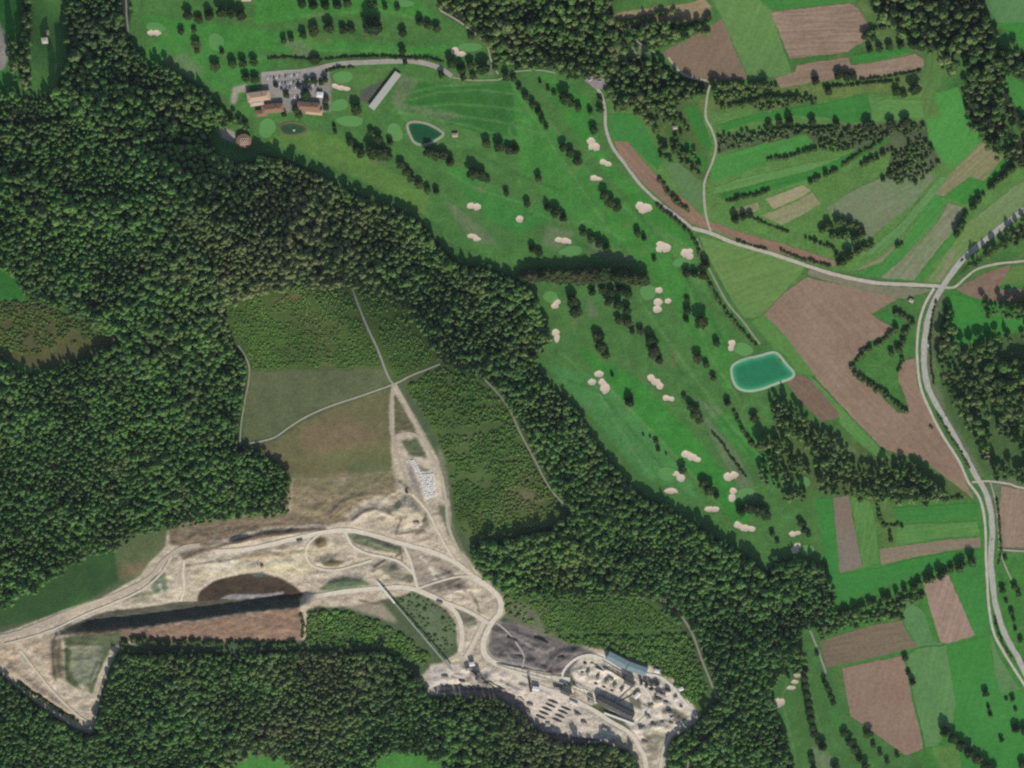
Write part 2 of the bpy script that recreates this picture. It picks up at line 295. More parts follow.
flatyard = np.clip(sum(blur(inpoly(pp(s)).astype(float), 2.5) for s in ('404,452 420,452 437,470 440,502 420,505 405,475', '594,686 640,700 640,724 595,712', '598,646 655,664 650,680 600,664', '530,694 575,700 575,726 530,724', '370,574 452,664 446,668 364,580', '612,690 648,690 652,715 640,718 612,700')), 0, 1)
soften = (flatm * .85 + .15)
big = -12.0 * np.where(south, 0, floor) * sstep(50, 95, gx) * (1 - sstep(298, 330, gx))
soften = soften * (1 - .9 * np.exp(-(dw / 14) ** 2) * (~south)); D = big * 1.0 + (D - big) * soften * (1 - .9 * flatyard)
D *= np.clip(qsoft * 1.6, 0, 1)
D = blur(D, .6)
BUNK = [ # x, y, lobes (dx,dy,rx,ry), label
 (154, 33, [(-3, 0, 4, 3), (3, 0, 4.5, 3)], 'two lobed bunker on the top left fairway'), (458, 52, [(-3, -1, 4, 4), (3, 2, 5, 3)], 'bunker beside the trees above the bend of the drive'),
 (341, 88, [(-6, -2, 3.5, 2.5), (0, 0, 5, 2.5), (6, 1, 4, 2)], 'kidney shaped bunker left of the driving range shelter'), (593, 144, [(-2, -3, 4.5, 4), (3, 3, 4, 4.5), (-2, 3, 3, 3)], 'upper bunker of the three beside the pale lane'),
 (605, 162, [(-2, 0, 4, 3), (3, 2, 4, 2.6)], 'middle bunker of the three beside the pale lane'), (596, 178, [(-2, 0, 4, 3), (3, 1, 3.6, 2)], 'lower bunker of the three beside the pale lane'),
 (474, 206, [(-3, 0, 4, 3.4), (3, 1, 4.5, 3.6)], 'bunker beside a round tree below the long fairway trees'), (474, 237, [(-2, -1, 5, 2.4), (3, 2, 4, 2.4)], 'bunker closest to the wood edge on the left fairway'),
 (644, 207, [(-4, -1, 4.5, 4.5), (3, 1, 5.5, 4.5), (-1, 4, 4, 3)], 'large bunker on the fairway beside the lane hedge'), (520, 219, [(0, 0, 4.2, 3.6)], 'small round bunker alone on the left fairway'),
 (564, 241, [(-5, -1, 4.5, 3), (1, 0, 5, 3.2), (5, 1, 3, 2.4)], 'long low bunker above a pale green near the dark tree row'), (663, 247, [(-2, -3, 5, 3), (3, 1, 5, 4.5), (-4, 2, 3.5, 3.5)], 'three lobed bunker right of the tree pair'),
 (687, 253, [(-2, 0, 4.5, 4.5), (3, -2, 3.5, 2.6), (3, 3, 3.5, 4)], 'ragged bunker beside the lane hedge'), (556, 304, [(1, -2, 3.6, 3.5), (-1, 2, 4, 3)], 'small bunker by the wood edge under the dark tree row'),
 (556, 335, [(0, -2, 4, 4), (1, 3, 3, 5)], 'tall bunker touching the wood edge'), (659, 290, [(0, 0, 3.8, 3.4)], 'small round bunker above the double one'),
 (658, 305, [(0, -3, 4.5, 4), (-1, 4, 5, 4)], 'double bunker in the middle of the fairways'), (668, 301, [(0, 0, 3.2, 3)], 'tiny bunker right of the double one'),
 (599, 374, [(0, 0, 4.8, 3.6)], 'upper bunker of the close trio on the lower fairway'), (592, 382, [(0, 0, 4.5, 3.4)], 'left bunker of the close trio on the lower fairway'), (603, 386, [(-1, -4, 4, 3.5), (2, 2, 5, 5.5)], 'largest bunker of the close trio on the lower fairway'),
 (656, 382, [(-5, -4, 4, 4), (0, 0, 5, 3.6), (4, 4, 3.4, 4)], 'slanting bunker in the middle of the lower fairway'), (668, 398, [(-2, 0, 4, 3), (3, 1, 3.5, 2.6)], 'small bunker just below the slanting one'),
 (732, 345, [(0, -2, 4, 3.4), (-1, 3, 3, 3.5)], 'bunker beside the pale green above the teal lake'), (691, 456, [(-5, -2, 5, 4), (1, 1, 5, 4), (7, 4, 3.5, 2.6)], 'long ragged bunker in the middle of the lowest fairway'),
 (679, 477, [(-3, -3, 4, 3), (2, 1, 4.5, 4)], 'bunker beside a single tree and a round pale green'), (671, 491, [(0, 0, 7, 3)], 'flat bunker half in the shade of the wood'), (731, 476, [(-3, 1, 4.5, 4.6), (3, -1, 4.5, 4)], 'bunker at the end of the lowest fairway'),
 (733, 495, [(0, -4, 4, 3.4), (-1, 3, 3.6, 4.5)], 'upright bunker left of a round pale green'), (712, 509, [(-3, 0, 4.5, 3), (3, 0, 4.5, 3)], 'low bunker near the shade of the lower wood'), (745, 527, [(-7, -2, 4.5, 4), (0, 1, 6, 3.4), (7, 2, 4, 3)], 'long bunker below the big dark trees'),
 (795, 534, [(-2, 0, 4, 3), (3, -1, 3, 2)], 'upper of two small bunkers near the narrow plots'), (796, 548, [(-1, 2, 4.4, 3.6), (2, -2, 3.4, 3.4)], 'lower of two small bunkers near the narrow plots'),
 (797, 675, [(0, 0, 3.6, 3)], 'topmost of three small bunkers by the lower row of dark trees'), (795, 682, [(0, 0, 3.6, 2.2)], 'middle of three small bunkers by the lower row of dark trees'), (791, 688, [(0, 0, 4.8, 2.2)], 'lowest of three small bunkers by the lower row of dark trees'),
 (779, 703, [(-1, 0, 4.4, 5), (3, -1, 3, 4)], 'pink bunker against the wood near the bottom edge'), (246, 0, [(0, 0, 5, 2)], 'bunker cut by the top edge of the view'),
]
for (bx_, by_, lobes_, _l) in BUNK:
    x0_, y0_ = int(bx_ + MX - 24), int(by_ + MY - 24); sl = (slice(y0_, y0_ + 48), slice(x0_, x0_ + 48)); mk_ = np.full((48, 48), 9.0)
    for dx_, dy_, rx_, ry_ in lobes_: mk_ = np.minimum(mk_, np.hypot((gx[sl] - bx_ - dx_) / (rx_ + .3), (gy[sl] - by_ - dy_) / (ry_ + .3)))
    D[sl] += -.7 * (1 - sstep(.55, 1.0, mk_)) + .3 * np.exp(-((mk_ - 1.25) / .22) ** 2)
# small undulation on the golf course
gm = inpoly(GOLF) | inpoly(GOLF2)
D += blur(gm.astype(float), 6) * (fbm(gx / 30, gy / 30, 70, 3) * 2.2)
def ground_z(x, y):
    z = hills(x, y); px, py = project(x, y, z)
    return z + sample(D, px, py)
def G(px, py):
    x, y = P(px, py); return float(x), float(y), float(hills(x, y) + sample(D, px, py))

# ------------------------------------------------------------------ base colour raster
Bc = np.zeros(gx.shape + (3,)); Bc[:] = A('#4d6a3c')
n1 = fbm(gx / 60, gy / 60, 90, 4)[..., None]; n2 = fbm(gx / 14, gy / 14, 91, 3)[..., None]
Bc[:] = np.array(A('#456f3c')) * (1 + .5 * n1) + np.array([.03, .015, 0]) * n2
def paint(mask, col, soft=1.5, warp=2.0, amt=1.0):
    global Bc
    m = blur(mask.astype(float), soft)
    m = np.clip((m - .5) * 1.6 + .5 + warp * .25 * n2[..., 0], 0, 1) * amt
    Bc = Bc * (1 - m[..., None]) + np.array(A(col)) * m[..., None]
def paintp(s, col, soft=1.5, warp=2.0, amt=1.0): paint(inpoly(pp(s)), col, soft, warp, amt)
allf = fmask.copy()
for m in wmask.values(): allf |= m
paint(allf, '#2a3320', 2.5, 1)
paint(inpoly(FOREST_EX[0]), '#4a573a', 3, 2)
# golf course
paint(inpoly(GOLF) | inpoly(GOLF2) | inpoly(GOLFW), '#436f3c', 1.0, .4)
for s, c in (('140,14 200,22 262,30 330,40 420,48 470,40 440,55 330,52 250,50 190,62 160,40', '#3a7d39'), ('256,0 420,0 440,20 380,14 300,18 256,24', '#3a7d38'),
             ('290,128 330,135 400,175 430,195 425,215 380,190 330,165 300,150 262,145', '#55793f'), ('400,82 512,84 560,150 520,152 470,135 440,118 402,112', '#2c6730'),
             ('512,78 545,120 600,180 640,240 600,250 560,210 520,170', '#3c7a3a'), ('540,72 590,100 600,150 625,180 690,235 700,255 640,215 600,165 565,120', '#347a34'),
             ('440,160 520,200 560,215 520,235 480,215', '#36783a'), ('545,365 600,375 660,440 700,500 640,475 600,425', '#427c48'), ('600,180 650,225 700,300 735,345 728,395 700,350 660,290 610,230', '#3a7a38'), ('640,215 690,245 712,300 700,290 670,250', '#4a7d44'), ('128,60 160,40 230,45 280,60 235,100 205,82', '#3d7a3c'), ('575,345 640,380 700,440 760,520 740,530 690,470 640,420', '#2f7a33'),
             ('660,330 700,400 760,430 790,470 770,480 720,430 690,380', '#3a7f3c'), ('355,68 395,68 370,100 350,98 334,84', '#4b7240'), ('396,110 470,130 500,140 450,150 420,140', '#4c7844')):
    paintp(s, c, 1.6, 1.0, .95)
for s in ('160,62 190,78 205,72 185,52', '280,38 300,58 320,56 300,40', '360,50 372,56 364,60', '545,225 575,232 560,252 545,244', '585,290 600,315 590,318', '590,240 640,262 620,268 590,255', '440,195 480,225 500,245 470,240', '700,410 735,450 760,500 750,505 720,455', '480,55 500,70 490,78', '455,178 470,185 490,192 475,190', '395,108 440,118 470,120 452,112 400,104', '400,75 420,80 396,110 392,100', '690,395 724,410 716,420'):
    paintp(s, '#70755a', 2, 2.5, .55)
for (x, y, r) in ((629, 408, 6), (372, 33, 9), (313, 40, 7), (327, 40, 6), (604, 360, 6), (660, 364, 5), (482, 188, 6), (565, 110, 4), (575, 168, 5), (538, 184, 5), (378, 160, 8), (752, 521, 6), (462, 78, 8), (356, 113, 6), (197, 50, 5), (242, 18, 5), (475, 212, 5), (562, 222, 5), (606, 212, 4), (698, 425, 5), (706, 330, 4), (640, 282, 8), (577, 320, 5)):
    paint(np.hypot((gx - x) / 1.5, gy - y) < r * .8, '#6d6a46', 2.5, 4, .35)  # olive brown ellipses painted in for the sunlit lower sides of tree crowns
# driving range mown stripes, circular marks
paint(np.abs(np.hypot(gx - 521, (gy - 130) * 1.2) - 12) < 1.5, '#4f8348', 1, 1, .6); paint(np.abs(np.hypot(gx - 754, (gy - 416)) - 13) < 1.3, '#4b8047', 1, 1, .6)
# clearing meadow, fields with soft edges
paintp('225,306 250,294 290,287 350,286 375,290 395,303 415,322 432,350 440,362 395,384 384,369 248,370 247,352 230,330', '#46592f')
paintp('250,371 386,369 393,384 360,396 325,408 300,420 275,436 252,441 244,436 246,400', '#59603f')
paintp('252,446 276,441 303,422 326,411 360,399 389,388 388,420 392,450 395,470 330,482 292,478 280,464 262,451', '#65613f')
paintp('300,430 345,415 385,440 330,455 300,450', '#75604a', 5, 3, .7); paintp('262,500 350,470 395,475 395,500 300,520', '#8b7660', 4, 2)
paintp('340,465 390,455 395,468 350,475', '#535c3a', 3, 3); paintp('300,300 320,370 335,370 325,320', '#6a5a3d', 4, 3, .5); paintp('270,300 300,292 305,300 280,308', '#6f5c44', 2, 3, .6)
paintp('394,392 406,410 418,434 400,432 393,438', '#5e5a3c')
paintp('0,607 30,592 60,572 85,557 115,547 117,565 118,580 90,600 50,618 -150,650 -150,640', '#2f4f2c', 1.5, 1); paintp('115,547 140,532 168,527 172,542 150,565 140,577 118,580', '#56603c', 1.5, 1); paintp('120,565 140,560 150,562 138,577 119,579', '#78634a', 3, 2, .7)
paintp('-150,255 0,262 12,272 28,297 0,300 -150,300', '#2c6e30', 1, .5); paintp('-150,301 0,301 40,302 95,325 122,338 85,356 40,370 0,356 -150,356', '#565631', 2, 2)
paintp('440,364 470,375 500,390 522,428 545,475 572,510 555,524 520,534 488,540 468,543 455,520 452,490 445,460 432,430 415,400 403,386', '#4a5c36', 2, 2); paintp('500,485 540,490 545,505 510,510', '#74684a', 4, 3, .7)
paintp('505,592 640,597 660,605 690,640 712,690 700,715 672,690 650,664 600,650 545,636 515,622 498,615', '#456034', 1.5, 2); paintp('470,585 530,605 560,640 540,634 505,618', '#6f6c55', 2, 3, .8)
paintp('305,606 350,606 380,610 400,605 440,606 456,625 456,655 430,690 400,660 380,650 305,650', '#4c5a3a', 2, 2); paintp('345,602 380,600 400,625 372,615 345,607', '#948873', 2, 2, .9)
paintp('672,740 700,730 720,700 780,670 768,700 740,720 700,768 666,768', '#3c4a2b', 3, 2); 
for s in ('235,765 245,752 265,752 290,762 310,775 300,890 230,890', '372,768 385,752 420,752 440,760 450,780 450,890 370,890'): paintp(s, '#3f7c3a', 1.5, 1)
paintp('-150,-120 15,-120 19,0 20,20 16,34 20,88 0,92 -150,92', '#316f33', 1.5, 1); paintp('-150,15 0,22 5,35 9,55 4,70 -150,90', '#8a857a', 1.2, 1)
# north-east: terraces base, verges
paintp('604,84 760,110 925,90 1024,170 1024,225 935,285 830,270 700,232 650,190 612,140', '#547c44', 3, 1.5, .9)
paintp('640,105 700,100 712,180 690,180', '#4b6338', 3, 2); paintp('716,153 718,136 806,126 890,122 928,122 940,164 918,186 884,179 892,152 852,150 817,143 747,147', '#525d3d', 1.2, 2.5); paintp('780,86 860,80 925,72 928,95 870,92 800,104 700,112 700,100', '#5e7243', 2, 2.5)
paintp('700,0 862,0 925,50 928,95 860,45 850,0', '#557046', 2, 2); paintp('615,14 700,2 712,10 700,22 640,24 616,30', '#8f7c5f', 1.5, 2); paintp('612,48 650,44 660,50 640,56 612,62', '#6c7a52', 1.5, 2)
paintp('850,365 865,350 900,320 912,310 918,340 900,362 900,384 908,412 890,400 870,384', '#3f7038', 1.5, 2); paintp('932,288 945,290 935,330 935,380 975,460 985,478 970,470 945,425 925,380 922,330', '#626a4c', 1, 2)
paintp('770,400 812,420 850,440 905,455 940,478 970,492 960,500 870,500 812,492 780,470', '#4b6238', 2, 2); paintp('812,430 845,440 860,455 830,455', '#637548', 2, 2)
paintp('870,500 985,500 985,560 980,575 1000,640 1024,680 1024,768 925,768 832,640 812,632 835,600 838,570 876,565', '#3a7536', 2, 1.2); paintp('874,500 895,505 900,545 880,548', '#52703f', 1.5, 2)
paintp('1000,555 1024,555 1180,560 1180,890 1040,768 1024,690 1008,650 998,610 996,570', '#3b7537', 1.5, 1.5)
paintp('985,690 1010,730 1030,768 1000,768 985,735', '#6a7448', 3, 2, .6); paintp('930,748 955,745 985,775 945,775', '#5f7f48', 2, 2, .7)
paintp('820,672 832,700 850,740 880,768 862,768 838,730 826,700', '#40793a', 2, 1); paintp('812,745 830,755 835,768 815,768', '#75805f', 2, 2, .6)
paintp('985,478 1180,480 1180,560 1000,552 990,500', '#5b6a48', 1.5, 1.5)
paintp('946,290 1180,262 1180,345 985,345 955,348 950,330', '#347835', 1.5, 1); paintp('965,345 1024,330 1180,330 1180,480 985,475 945,410 934,345', '#44603a', 2, 2.5)
# quarry base
cq = '#b5a78f'
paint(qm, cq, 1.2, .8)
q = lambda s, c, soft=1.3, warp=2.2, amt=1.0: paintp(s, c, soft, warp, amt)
q('168,527 200,521 256,514 289,513 330,505 350,520 325,526 290,528 250,533 215,540 190,548 170,545', '#7d6a5a'); q('289,513 291,476 330,480 392,470 400,500 370,495 345,515 330,522', '#87755f', 3)
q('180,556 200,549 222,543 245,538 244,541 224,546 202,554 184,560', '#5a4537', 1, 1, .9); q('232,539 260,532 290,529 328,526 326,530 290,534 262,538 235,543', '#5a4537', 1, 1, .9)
q('185,565 250,548 330,545 345,560 310,575 255,573 200,585', '#b9ab8e', 3, 3); q('200,560 240,558 236,572 210,575', '#c9bda4', 2, 3); q('240,552 295,546 292,556 245,560', '#a08a6c', 2, 3, .7); q('255,565 310,562 315,574 270,575', '#b7a985', 2, 2)
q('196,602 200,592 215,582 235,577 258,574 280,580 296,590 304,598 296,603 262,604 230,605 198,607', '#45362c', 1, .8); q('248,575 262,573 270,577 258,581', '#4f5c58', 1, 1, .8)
q('218,601 230,598 265,598 284,595 283,598 262,601 232,603', '#97938f', .8, 1.5, .9)
q('58,628 100,614 140,610 180,604 300,602 300,607 250,612 150,626 100,632 60,635', '#504e40', .7, .3); q('60,634 150,627 250,613 300,607 302,640 140,644 128,640', '#8a6c5d', 1, .8); q('62,636 120,632 128,640 118,646 66,646', '#5b6243', 1.2, 1)  # dark wedge first: shade of the pit wall painted into its rock colour
q('0,640 54,630 55,690 88,722 60,712 20,680 0,668', '#b8a489', 2, 1.5); q('52,636 62,636 64,678 52,678', '#6f6048', 1.5, 3, .8); q('70,648 106,646 98,668 88,688 76,682 70,668', '#7f8268', 1.5, 2); q('64,646 72,648 70,670 84,692 66,680', '#4f5c38', 1.2, 1.5); q('104,646 112,646 100,672 92,694 88,690 98,668', '#515d3c', 1, 1.5)
q('150,578 165,572 168,592 152,596', '#6f7a5f', 1.5, 2); q('120,598 150,590 155,600 130,605', '#7e7b60', 2, 2, .8)
q('345,534 360,532 385,540 402,548 400,553 380,551 355,543', '#6a6e54', 1, 1.5); q('318,590 330,580 345,576 360,577 372,585 340,590', '#5e6b4e', 1.2, 1.5); q('322,562 332,557 345,561 338,566 324,566', '#6a5d48', 1, 1.5); q('312,538 325,537 328,545 318,548', '#7e6a50', 1, 2)
q('378,565 395,563 405,573 420,575 412,584 390,578', '#7d7864', 1.5, 2); q('404,545 440,560 470,585 445,598 420,590', '#9a8d7b', 2, 2); q('430,582 455,572 452,580 432,588', '#706a5c', 1, 1.5); q('445,585 465,584 468,592 450,590', '#7c7163', 1, 2)
q('380,520 395,500 412,492 424,508 420,520 395,528', '#b9ab8f', 2, 2); q('400,532 420,528 426,510 430,525 418,534', '#7a7160', 1, 2); q('400,440 418,438 428,458 410,456', '#566043', 1.2, 2); q('437,505 448,505 452,530 464,555 448,535', '#6a6f56', 1.5, 2)
q('412,590 440,604 455,622 454,645 440,655 420,635 398,606', '#5d6a4c', 1.5, 2); q('443,600 456,606 476,616 478,625 462,625 458,612', '#77735f', 1, 2)
q('492,625 510,622 545,635 590,650 600,655 580,668 565,682 545,680 520,675 498,664 488,650', '#706863', 1.5, 1.5); q('520,640 545,650 560,655 545,665 528,650', '#857b74', 2, 3, .8)
q('488,655 520,668 560,672 566,680 545,684 500,672', '#b0a38c', 1.5, 2)
q('430,664 460,664 500,668 560,690 600,712 625,735 600,742 560,738 535,724 520,706 500,694 460,692 430,694', '#cabca8', 1.5, 2); q('432,690 460,686 500,688 520,700 535,722 560,734 605,740 570,745 530,735 505,702 460,698', '#6e6660', 1.5, 3, .8); q('425,672 445,664 450,684 430,690', '#bfb4a8', 3, 3)
q('570,670 585,655 600,653 650,668 690,702 696,716 670,732 640,740 600,708 575,690', '#d2c4ae', 1.2, 1.5); q('585,705 600,702 625,720 632,732 618,730 600,716', '#5a603f', 1, 2); q('562,678 572,672 576,684 565,690', '#60644c', 1, 2)
q('672,706 690,716 684,722 670,712', '#7d7c63', 1.5, 2); q('642,730 655,728 668,735 655,758 648,750', '#9a937c', 1.5, 2); q('628,695 640,698 642,710 630,706', '#6e6c58', 1, 2)
for x, y, r in ((656, 682, 5), (664, 690, 4), (658, 698, 5), (665, 711, 4), (678, 718, 6), (474, 672, 5), (484, 680, 6), (468, 668, 3), (566, 690, 6), (572, 692, 4)): paint(np.hypot(gx - x, (gy - y) * 1.4) < r, '#5c544e', 1.2, 2.5, .8)
q('262,78 330,68 332,112 312,113 290,112 270,112 255,105 252,92 262,88', '#8a847a', 1.2, .8, .9); q('232,88 246,84 250,92 238,92 236,104 231,104', '#968e80', 1, 1)
q('218,128 232,130 240,138 236,144 222,138', '#a69c8c', 1, 1); q('362,90 378,82 386,80 368,104 358,100', '#4f4d4a', 1, 1.5, .85)
q('394,392 404,408 414,426 418,434 404,431 394,434', '#5f5b40', .8, 1.2); q('452,520 464,552 470,560 458,548 449,530', '#5c6748', 1, 1.5); q('436,440 446,462 449,500 443,500 441,470', '#6f7358', 1.2, 2)
q('419,473 434,472 437,497 424,499', '#c6c0b4', .6, .5); q('409,460 414,459 425,476 420,480', '#bfb9ad', .6, .8); q('404,462 412,466 424,500 414,490', '#8d8478', 1, 1); q('415,462 425,468 432,470 422,472', '#6c6a5c', 1, 1.5)
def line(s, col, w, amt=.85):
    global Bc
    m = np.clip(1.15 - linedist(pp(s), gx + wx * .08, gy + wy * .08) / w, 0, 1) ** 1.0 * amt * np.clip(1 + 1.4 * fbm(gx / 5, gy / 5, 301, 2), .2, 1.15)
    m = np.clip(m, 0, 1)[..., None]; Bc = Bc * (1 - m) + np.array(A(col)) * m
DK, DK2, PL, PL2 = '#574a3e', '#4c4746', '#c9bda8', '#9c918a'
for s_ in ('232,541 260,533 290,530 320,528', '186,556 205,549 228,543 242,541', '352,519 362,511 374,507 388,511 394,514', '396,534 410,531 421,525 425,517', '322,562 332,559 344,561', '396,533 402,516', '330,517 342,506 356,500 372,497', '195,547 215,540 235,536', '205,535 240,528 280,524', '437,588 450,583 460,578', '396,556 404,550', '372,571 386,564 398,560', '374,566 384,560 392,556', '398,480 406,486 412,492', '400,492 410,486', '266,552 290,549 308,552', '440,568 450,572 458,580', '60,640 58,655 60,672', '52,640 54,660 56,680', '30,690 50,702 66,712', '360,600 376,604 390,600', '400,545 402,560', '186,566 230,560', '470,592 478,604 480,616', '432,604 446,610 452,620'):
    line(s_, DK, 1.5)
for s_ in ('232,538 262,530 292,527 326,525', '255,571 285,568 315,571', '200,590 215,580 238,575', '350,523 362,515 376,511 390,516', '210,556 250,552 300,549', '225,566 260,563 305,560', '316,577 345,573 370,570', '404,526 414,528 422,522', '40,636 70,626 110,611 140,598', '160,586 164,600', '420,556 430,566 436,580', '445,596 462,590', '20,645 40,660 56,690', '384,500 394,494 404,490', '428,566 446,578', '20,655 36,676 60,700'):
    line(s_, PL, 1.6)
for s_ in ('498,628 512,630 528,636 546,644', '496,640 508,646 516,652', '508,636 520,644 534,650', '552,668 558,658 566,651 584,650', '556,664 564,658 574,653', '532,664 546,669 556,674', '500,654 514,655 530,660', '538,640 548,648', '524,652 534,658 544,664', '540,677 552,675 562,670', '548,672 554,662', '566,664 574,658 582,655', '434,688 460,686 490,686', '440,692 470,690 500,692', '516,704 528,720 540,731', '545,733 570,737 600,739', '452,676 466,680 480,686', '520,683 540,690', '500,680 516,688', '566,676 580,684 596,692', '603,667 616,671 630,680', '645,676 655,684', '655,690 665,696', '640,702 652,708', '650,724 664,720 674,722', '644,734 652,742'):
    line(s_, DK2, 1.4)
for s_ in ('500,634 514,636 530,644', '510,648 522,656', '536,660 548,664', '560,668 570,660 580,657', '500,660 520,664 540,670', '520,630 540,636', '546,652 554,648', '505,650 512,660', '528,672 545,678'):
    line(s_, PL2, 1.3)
paintp('290,470 330,478 392,462 396,480 360,492 320,490 292,488', '#6b6a48', 5, 5, .6); paintp('320,452 360,446 392,455 392,468 350,472', '#62663f', 4, 5, .5)
for s_ in ('410,100 440,92 480,90 515,94', '412,108 450,104 490,106 530,112', '420,114 450,114 500,122 545,134', '430,118 470,126 520,142', '405,94 440,86 480,84', '512,84 540,128 575,178 610,232', '548,120 590,175 640,222', '398,112 425,116 445,122', '258,58 330,50 400,52 440,60', '300,16 380,10 430,22', '180,58 200,80 222,104', '600,378 660,440 720,505', '560,352 590,378 620,430 650,478', '640,300 690,372 735,430 780,470', '530,210 560,222 590,222 625,240', '440,168 480,190 530,206', '690,290 700,330 712,360 740,400', '805,664 812,700 822,735', '790,670 782,700 796,760'):
    line(s_, '#64895a', 1.3, .55)
for s_ in ('545,372 600,392 650,452 690,500', '470,150 520,176 560,190', '620,190 660,240 700,300 730,350', '280,30 340,32 420,44', '655,330 690,384 740,440 770,478', '300,158 350,178 400,200 440,228', '575,240 610,262 640,262'):
    line(s_, '#2c5a2c', 1.8, .5)
# tonal mottling of the soil itself
mot = 1 + .30 * fbm(gx / 5, gy / 5, 101, 3) + .16 * fbm(gx / 40, gy / 25, 102, 3)
streak = fbm((gx * .97 + gy * .25) / 26, (gy * .97 - gx * .25) / 2.4, 103, 3)
Bc = Bc * mot[..., None]
fine = 1 - np.abs(2 * fbm((gx * .95 + gy * .3) / 16 + wx * .05, (gy * .95 - gx * .3) / 4.5 + wy * .05, 111, 4)) * 2.2
fine2 = 1 - np.abs(2 * fbm((gx * .9 - gy * .45) / 18, (gy * .9 + gx * .45) / 5.0, 113, 4)) * 2.2
ln = np.clip(fine - .72, 0, 1) / .28; ln2 = np.clip(fine2 - .76, 0, 1) / .24
Bc = Bc * (1 + (qsoft * (.42 * streak + .26 * ln - .30 * ln2 + .35 * fbm(gx / 2.6, gy / 2.2, 115, 2)))[..., None])
Bc = np.clip(Bc, .008, .85)

# ------------------------------------------------------------------ materials
MATS = {}
def mk(name):
    m = bpy.data.materials.new(name); m.use_nodes = True; n = m.node_tree
    b = n.nodes['Principled BSDF']; b.inputs['Roughness'].default_value = .92
    b.inputs['Specular IOR Level'].default_value = .15
    return m, n, b
def math_(n, op, a, b=None):
    x = n.nodes.new('ShaderNodeMath'); x.operation = op
    for i, v in enumerate((a, b)):
        if v is None: continue
        if hasattr(v, 'is_output') or hasattr(v, 'links'): n.links.new(v, x.inputs[i])
        else: x.inputs[i].default_value = v
    return x.outputs[0]
def noise_(n, scale, detail=3, vec=None, rough=.55):
    t = n.nodes.new('ShaderNodeTexNoise'); t.inputs['Scale'].default_value = scale; t.inputs['Detail'].default_value = detail; t.inputs['Roughness'].default_value = rough
    if vec is not None: n.links.new(vec, t.inputs['Vector'])
    return t.outputs[0]
def objc(n): 
    t = n.nodes.new('ShaderNodeTexCoord'); return t.outputs['Object']
def mapr(n, v, a, b):
    m = n.nodes.new('ShaderNodeMapRange'); n.links.new(v, m.inputs[0]); m.inputs[1].default_value = .3; m.inputs[2].default_value = .7; m.inputs[3].default_value = a; m.inputs[4].default_value = b
    return m.outputs[0]
def mixc(n, f, a, b):
    m = n.nodes.new('ShaderNodeMix'); m.data_type = 'RGBA'
    if isinstance(f, float): m.inputs[0].default_value = f
    else: n.links.new(f, m.inputs[0])
    for i, v in ((6, a), (7, b)):
        if isinstance(v, tuple): m.inputs[i].default_value = (*v[:3], 1)
        else: n.links.new(v, m.inputs[i])
    return m.outputs[2]
def scalec(n, c, f):
    m = n.nodes.new('ShaderNodeVectorMath'); m.operation = 'SCALE'
    if isinstance(c, tuple): m.inputs[0].default_value = c[:3]
    else: n.links.new(c, m.inputs[0])
    n.links.new(f, m.inputs['Scale']); return m.outputs[0]
def mat_ground(name='ground', bump=.6):
    if name in MATS: return MATS[name]
    m, n, b = mk(name); o = objc(n)
    at = n.nodes.new('ShaderNodeAttribute'); at.attribute_name = 'Col'
    f = math_(n, 'MULTIPLY', mapr(n, noise_(n, .35, 4, o), .78, 1.22), mapr(n, noise_(n, .05, 3, o), .88, 1.12))
    n.links.new(scalec(n, at.outputs['Color'], f), b.inputs['Base Color'])
    bp = n.nodes.new('ShaderNodeBump'); bp.inputs['Strength'].default_value = bump; bp.inputs['Distance'].default_value = 1.0
    n.links.new(noise_(n, .3, 5, o, .65), bp.inputs['Height']); n.links.new(bp.outputs[0], b.inputs['Normal'])
    MATS[name] = m; return m
def mat_field(col, col2=None, ang=0, period=4.0, stripe=.0, mott=.14, bump=.25, patch=.35, ringed=False):
    key = (col, col2, ang, period, stripe, mott, patch)
    if key in MATS: return MATS[key]
    m, n, b = mk('field_surface'); o = objc(n)
    c1 = A(col); c2 = A(col2) if col2 else tuple(v * .8 for v in c1)
    big = mapr(n, noise_(n, .014, 4, o), 0, patch)
    c = mixc(n, big, c1, c2)
    f = mapr(n, noise_(n, .25, 4, o), 1 - mott, 1 + mott)
    mp = n.nodes.new('ShaderNodeMapping'); mp.vector_type = 'TEXTURE'; mp.inputs['Rotation'].default_value = (0, 0, math.radians(ang)); n.links.new(o, mp.inputs[0])
    mp.inputs['Scale'].default_value = (16, 1.0, 1); mp.vector_type = 'TEXTURE'
    st = noise_(n, 1 / period, 2, mp.outputs[0])
    f = math_(n, 'MULTIPLY', f, mapr(n, st, 1 - stripe, 1 + stripe))
    n.links.new(scalec(n, c, f), b.inputs['Base Color'])
    bp = n.nodes.new('ShaderNodeBump'); bp.inputs['Strength'].default_value = bump; n.links.new(noise_(n, .6, 4, o), bp.inputs['Height']); n.links.new(bp.outputs[0], b.inputs['Normal'])
    MATS[key] = m; return m
def mat_plain(col, mott=.1, rough=.8, scale=.5, spec=.2, name='surface'):
    key = ('p', col, mott, rough, scale, name)
    if key in MATS: return MATS[key]
    m, n, b = mk(name); b.inputs['Roughness'].default_value = rough; b.inputs['Specular IOR Level'].default_value = spec
    f = mapr(n, noise_(n, scale, 4, objc(n)), 1 - mott, 1 + mott)
    n.links.new(scalec(n, A(col), f), b.inputs['Base Color']); MATS[key] = m; return m
